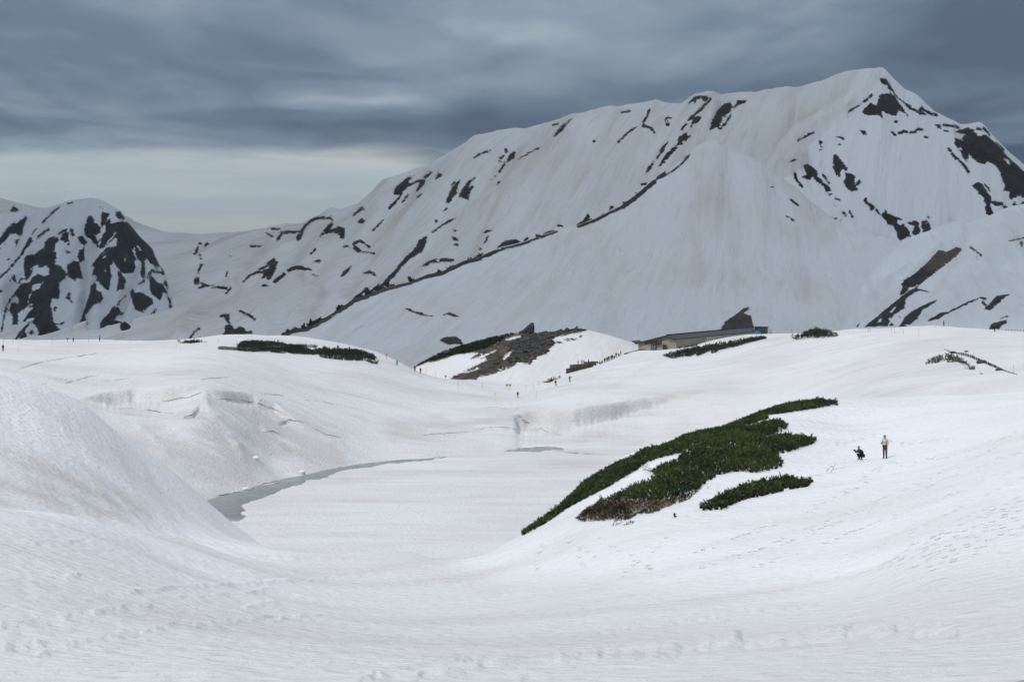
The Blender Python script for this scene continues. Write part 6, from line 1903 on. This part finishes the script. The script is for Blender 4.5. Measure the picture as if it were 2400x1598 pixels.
def pose(kind):
    """joints in metres, facing -Y, feet on z = 0"""
    j = {}
    if kind in ('stand', 'walk', 'hold', 'aim'):
        j = dict(pel=(0, 0, .92), sp=(0, .01, 1.08), ch=(0, .01, 1.28), nk=(0, .0, 1.46), h0=(0, -.015, 1.55), h1=(0, -.015, 1.63), h2=(0, -.005, 1.70),
                 shl=(-.175, .01, 1.40), shr=(.175, .01, 1.40), ell=(-.235, .03, 1.13), elr=(.235, .03, 1.13), wrl=(-.235, -.05, .90), wrr=(.235, -.05, .90),
                 hil=(-.09, 0, .90), hir=(.09, 0, .90), knl=(-.10, -.02, .49), knr=(.10, -.02, .49), anl=(-.10, .02, .08), anr=(.10, .02, .08), tol=(-.115, -.15, .035), tor=(.115, -.15, .035))
    if kind == 'walk':
        j.update(knl=(-.09, -.20, .52), anl=(-.09, -.24, .10), tol=(-.10, -.41, .06), knr=(.09, .05, .48), anr=(.09, .27, .12), tor=(.10, .13, .035),
                 ell=(-.235, .12, 1.15), wrl=(-.22, .04, .93), elr=(.235, -.05, 1.14), wrr=(.21, -.24, 1.02), h0=(0, -.06, 1.54), h1=(0, -.07, 1.62), h2=(0, -.06, 1.69), nk=(0, -.03, 1.46), ch=(0, -.02, 1.28))
    if kind == 'hold':        # forearms forward, something small in the hands
        j.update(ell=(-.24, -.02, 1.12), wrl=(-.14, -.25, 1.12), elr=(.235, .04, 1.13), wrr=(.20, -.07, .93), h1=(-.01, -.03, 1.63), h0=(0, -.02, 1.55))
    if kind == 'aim':         # one arm raised to the side
        j.update(elr=(.36, -.06, 1.34), wrr=(.56, -.12, 1.40))
    if kind == 'crouch':      # squatting on the heels, elbows on knees, camera held out in front
        j = dict(pel=(0, .20, .30), sp=(0, .18, .45), ch=(0, .05, .64), nk=(0, -.09, .76), h0=(0, -.14, .84), h1=(0, -.15, .92), h2=(0, -.135, .985),
                 shl=(-.17, -.03, .72), shr=(.17, -.03, .72), ell=(-.17, -.25, .53), elr=(.17, -.25, .53), wrl=(-.07, -.44, .66), wrr=(.07, -.44, .66),
                 hil=(-.10, .18, .29), hir=(.10, .18, .29), knl=(-.13, -.20, .45), knr=(.13, -.20, .45), anl=(-.11, .06, .09), anr=(.11, .06, .09), tol=(-.13, -.13, .035), tor=(.13, -.13, .035))
    if kind == 'sit':
        j = dict(pel=(0, .1, .42), sp=(0, .11, .58), ch=(0, .09, .78), nk=(0, .06, .96), h0=(0, .03, 1.05), h1=(0, .03, 1.13), h2=(0, .04, 1.20),
                 shl=(-.175, .08, .90), shr=(.175, .08, .90), ell=(-.23, .02, .65), elr=(.23, .02, .65), wrl=(-.12, -.20, .56), wrr=(.12, -.20, .56),
                 hil=(-.10, .08, .42), hir=(.10, .08, .42), knl=(-.12, -.34, .46), knr=(.12, -.34, .46), anl=(-.12, -.30, .08), anr=(.12, -.30, .08), tol=(-.13, -.47, .035), tor=(.13, -.47, .035))
    return j


def figure_parts(kind, fine=False):
    j = pose(kind)
    body = [([j['pel'], j['sp'], j['ch'], j['nk'], j['h0'], j['h1'], j['h2']], [(.13, .10), (.125, .095), (.15, .105), (.055, .055), (.072, .085), (.080, .098), (.060, .072)]),
            ([j['ch'], j['shl'], j['ell'], j['wrl']], [(.15, .105), .062, .043, .029]), ([j['ch'], j['shr'], j['elr'], j['wrr']], [(.15, .105), .062, .043, .029]),
            ([j['pel'], j['hil'], j['knl'], j['anl'], j['tol']], [(.13, .10), .085, .058, .040, .035]), ([j['pel'], j['hir'], j['knr'], j['anr'], j['tor']], [(.13, .10), .085, .058, .040, .035])]
    h1 = Vector(j['h1'])
    # nose and ears
    body += [([j['h1'], tuple(h1 + Vector((0, -.105, -.015)))], [(.080, .098), .014]), ([j['h1'], tuple(h1 + Vector((-.088, .01, -.01)))], [(.080, .098), .014]), ([j['h1'], tuple(h1 + Vector((.088, .01, -.01)))], [(.080, .098), .014])]
    for s, w_, e_ in ((-1, j['wrl'], j['ell']), (1, j['wrr'], j['elr'])):
        d = (Vector(w_) - Vector(e_)).normalized()
        sd = d.cross(Vector((0, 1, .3))).normalized()
        n = sd.cross(d)
        pm = Vector(w_) + d * .075
        body += [([w_, tuple(pm)], [.029, (.040, .022)])]
        if fine:
            for q, ln in ((-1.5, .070), (-.5, .082), (.5, .078), (1.5, .062)):
                r0 = pm + sd * q * .018
                body.append(([tuple(r0), tuple(r0 + d * ln * .55 + n * .006), tuple(r0 + d * ln * .85 - n * .02)], [.010, .009, .007]))
            t0 = Vector(w_) + d * .03 + sd * s * .025
            body.append(([tuple(t0), tuple(t0 + sd * s * .035 + d * .03), tuple(t0 + sd * s * .035 + d * .06 - n * .01)], [.013, .011, .009]))
    up = lambda p, k, q: lerp(p, q, k)
    jacket = [([lerp(j['pel'], j['sp'], -.25), j['sp'], j['ch'], lerp(j['ch'], j['nk'], .85)], [(.165, .135), (.155, .125), (.175, .135), (.085, .08)]),
              ([j['ch'], j['shl'], j['ell'], lerp(j['ell'], j['wrl'], .93)], [(.175, .135), .085, .066, .046]), ([j['ch'], j['shr'], j['elr'], lerp(j['elr'], j['wrr'], .93)], [(.175, .135), .085, .066, .046])]
    trousers = [([j['pel'], j['hil'], j['knl'], lerp(j['knl'], j['anl'], .93)], [(.150, .120), .108, .078, .062]), ([j['pel'], j['hir'], j['knr'], lerp(j['knr'], j['anr'], .93)], [(.150, .120), .108, .078, .062])]
    boots = [([lerp(j['knl'], j['anl'], .8), j['anl'], j['tol']], [.055, .058, .046]), ([lerp(j['knr'], j['anr'], .8), j['anr'], j['tor']], [.055, .058, .046])]
    h1, h2 = Vector(j['h1']), Vector(j['h2'])
    hat = [([tuple(h1 + Vector((0, .035, -.02))), tuple(h1 + Vector((0, .02, .045))), tuple(h2 + Vector((0, .0, .015)))], [(.092, .085), (.098, .105), (.07, .08)])]
    return {n: skin_chain(n, c) for n, c in (('body', body), ('jacket', jacket), ('trousers', trousers), ('boots', boots), ('hair', hat))}, j


KINDS_ = {}
for kd, fine in (('stand', 0), ('walk', 0), ('aim', 0), ('sit', 0), ('hold', 1), ('crouch', 1)):
    KINDS_[kd] = figure_parts(kd, bool(fine))
dg = bpy.context.evaluated_depsgraph_get()
dg.update()
_mesh = []
for name, o in _pending:
    m_ = bpy.data.meshes.new_from_object(o.evaluated_get(dg))
    m_.name = name
    m_.polygons.foreach_set('use_smooth', [True] * len(m_.polygons))
    _mesh.append(m_)
for name, o in _pending:
    bpy.data.objects.remove(o)


def person(label, px, py, kind, rz, top, legs, hat='hair', height=1.70, group=None, loc=None, dmin=40):
    p = loc if loc is not None else hit(px, py, dmin)
    root = empty('person', p, rz, label, 'person', group)
    s = height / 1.74
    root.scale = (s, s, s)
    parts, j = KINDS_[kind]
    for n, m_ in (('body', M_SKIN), ('jacket', CLOTH[top]), ('trousers', CLOTH[legs]), ('boots', CLOTH['black']), ('hair', M_HAIR if hat == 'hair' else CLOTH[hat])):
        me = _mesh[parts[n]]
        if not me.materials:
            me.materials.append(m_)
        o = bpy.data.objects.new(n if not (n == 'hair' and hat != 'hair') else 'hat', me)
        C.objects.link(o)
        o.parent = root
        o.material_slots[0].link = 'OBJECT'
        o.material_slots[0].material = m_
    return root, j


def worn(root, name, label, cat, mat, build):
    """something carried: a thing of its own, set where the person's frame puts it"""
    mb = MB()
    build(mb)
    mm = Matrix.Translation(root.location) @ Matrix.Rotation(root.rotation_euler.z, 4, 'Z') @ Matrix.Scale(root.scale.x, 4)
    mb.v = [tuple(mm @ Vector(v) - root.location) for v in mb.v]
    o = mb.build(name, mat, None, True)
    o.location = root.location
    return tag(o, label, cat)


def backpack(root, label, mat, z=1.20, y=.20, s=1.0):
    def b(mb):
        mb.lump((0, y, z), (.17 * s, .12 * s, .25 * s), 2, .04, 1, 3)
        mb.lump((0, y + .09, z - .08), (.12 * s, .06, .12 * s), 2, .04, 1, 4)
        for sx in (-.13, .13):
            mb.tube([(sx, y - .03, z + .2), (sx, .0, z + .265), (sx, -.15, z + .12), (sx * 1.1, -.14, z - .10), (sx, y - .05, z - .2)], .022, 5)
    return worn(root, 'backpack', label, 'backpack', mat, b)


A = math.radians
r, j = person('standing hiker in a cream jacket and dark trousers, wearing a dark cap', 2074.5, 1074.5, 'hold', A(-38), 'cream', 'brown', 'brown', 1.70, None, None, 60)
eyes = MB()
for sx in (-.03, .03):
    eyes.lump((j['h1'][0] + sx, j['h1'][1] - .088, j['h1'][2] + .01), (.012, .01, .010), 1, 0)
eyes.build('eyes', M_HAIR, r)
mb = MB()
mb.lump((0, j['h1'][1] - .10, j['h1'][2] + .065), (.075, .075, .010), 2, 0)
mb.build('cap_peak', CLOTH['brown'], r, True)
backpack(r, 'small black backpack on the standing hiker in cream', CLOTH['black'], 1.12, .20, .95)
worn(r, 'camera', 'small black camera in the hand of the standing hiker', 'camera', CLOTH['black'], lambda mb: (mb.box((j['wrl'][0] + .01, j['wrl'][1] - .12, j['wrl'][2] + .02), (.11, .04, .07)), mb.tube([(j['wrl'][0] + .01, j['wrl'][1] - .13, j['wrl'][2] + .02), (j['wrl'][0] + .01, j['wrl'][1] - .18, j['wrl'][2] + .02)], .025, 8)))
r, j = person('crouching hiker dressed in black taking a photograph', 2016, 1077.5, 'crouch', A(-58), 'black', 'black', 'hair', 1.74, None, None, 60)
eyes = MB()
for sx in (-.03, .03):
    eyes.lump((j['h1'][0] + sx, j['h1'][1] - .088, j['h1'][2] + .01), (.012, .01, .010), 1, 0)
eyes.build('eyes', M_HAIR, r)
worn(r, 'camera', 'black camera held out by the crouching hiker', 'camera', CLOTH['black'], lambda mb: (mb.box((0, -.53, .70), (.15, .06, .10)), mb.tube([(0, -.55, .70), (0, -.64, .70)], .042, 8), mb.box((0, -.53, .76), (.05, .05, .03))))

person('dark-clothed hiker with raised elbows at the far left edge', 7, 823.5, 'stand', A(170), 'black', 'black')
person('hiker in a white top and black trousers beside the signpost', 171.5, 801.5, 'walk', A(70), 'white', 'black')
person('hiker in a pale jacket standing with legs apart on the left skyline', 233.5, 800, 'walk', A(20), 'pale', 'charcoal')
person('dark figure walking right of the far pine bank', 930.5, 857, 'walk', A(-60), 'black', 'black')
r, _ = person('dark hiker with a pack, left of the pair at the saddle', 972.5, 871, 'walk', A(150), 'navy', 'black')
backpack(r, 'dark pack on the left hiker of the pair at the saddle', CLOTH['black'])
person('dark hiker, right of the pair at the saddle', 985.5, 875.5, 'stand', A(160), 'black', 'black')
person('lone hiker in a red jacket on the trail in the middle', 1213.5, 933, 'walk', A(30), 'red', 'black', 'red', 1.74)
r, _ = person('hiker in orange-brown trousers climbing towards the terrace', 1302.5, 905.5, 'walk', A(70), 'black', 'orange')
backpack(r, 'black backpack on the hiker in orange-brown trousers', CLOTH['black'])
person('dark hiker pointing with one arm, above the climbing hiker', 1335.5, 895.5, 'aim', A(10), 'black', 'charcoal')
person('dark figure half hidden in the far pine bank', 792, 822, 'stand', A(20), 'charcoal', 'black')
person('slim dark hiker standing on the skyline right of the lodge', 2212, 765, 'stand', A(90), 'charcoal', 'black')
person('dark hiker standing astride on the right skyline before a dark rock', 2331, 777.5, 'stand', A(180), 'black', 'black', 'hair', 1.8)

# the gathering on the terrace by the lodge
TOPD = lambda px: 455 + (px - 1360) * .17
CROWD = [(1363.7, 855.6, 'stand', 'pink', 'grey', 'person in a pink top between two posts on the terrace'), (1389.6, 857, 'sit', 'white', 'charcoal', 'person in a white top sitting on the terrace'),
         (1396, 856.5, 'sit', 'black', 'black', 'dark person sitting right of the white-topped one'), (1405.8, 853.5, 'sit', 'navy', 'black', 'dark person sitting low, left of two on the terrace edge'),
         (1411, 853, 'sit', 'charcoal', 'black', 'dark person sitting low, right of two on the terrace edge'), (1417, 851.5, 'stand', 'black', 'black', 'tall dark person at the left end of the standing cluster'),
         (1420.2, 851, 'stand', 'grey', 'charcoal', 'grey-topped person in the standing cluster by the lodge'), (1423.6, 850.5, 'stand', 'brown', 'black', 'brown-topped person in the middle of the standing cluster'),
         (1427.2, 850, 'stand', 'black', 'navy', 'black-topped person right of the middle of the cluster'), (1432.2, 848.5, 'stand', 'navy', 'black', 'navy-topped tall person at the right of the cluster'),
         (1435.3, 848.5, 'stand', 'brown', 'brown', 'brown-dressed person at the right end of the cluster'), (1439.6, 847.5, 'sit', 'black', 'black', 'dark person sitting right of the standing cluster'),
         (1444, 848, 'stand', 'blue', 'charcoal', 'person in blue standing alone right of the cluster'), (1450, 846, 'sit', 'charcoal', 'black', 'small dark seated person before the lodge wall'),
         (1454.8, 846.5, 'stand', 'black', 'black', 'dark person nearest the lodge at the end of the gathering')]
for i, (px, py, kd, tp, lg, lab) in enumerate(CROWD):
    D = TOPD(px)
    loc = V3(P(px, py, D))
    if px > 1385:
        # behind the brow of the snow: stand on the ground there
        gz = float(ground_at(np.array(float(px)), np.array(D)))
        loc.z = max(gz, loc.z - .35)
    person(lab, px, py, kd, A(random.choice((150, 180, 200, 30, -20, 90))), tp, lg, 'hair', random.uniform(1.6, 1.76), 'people gathered on the terrace', loc)
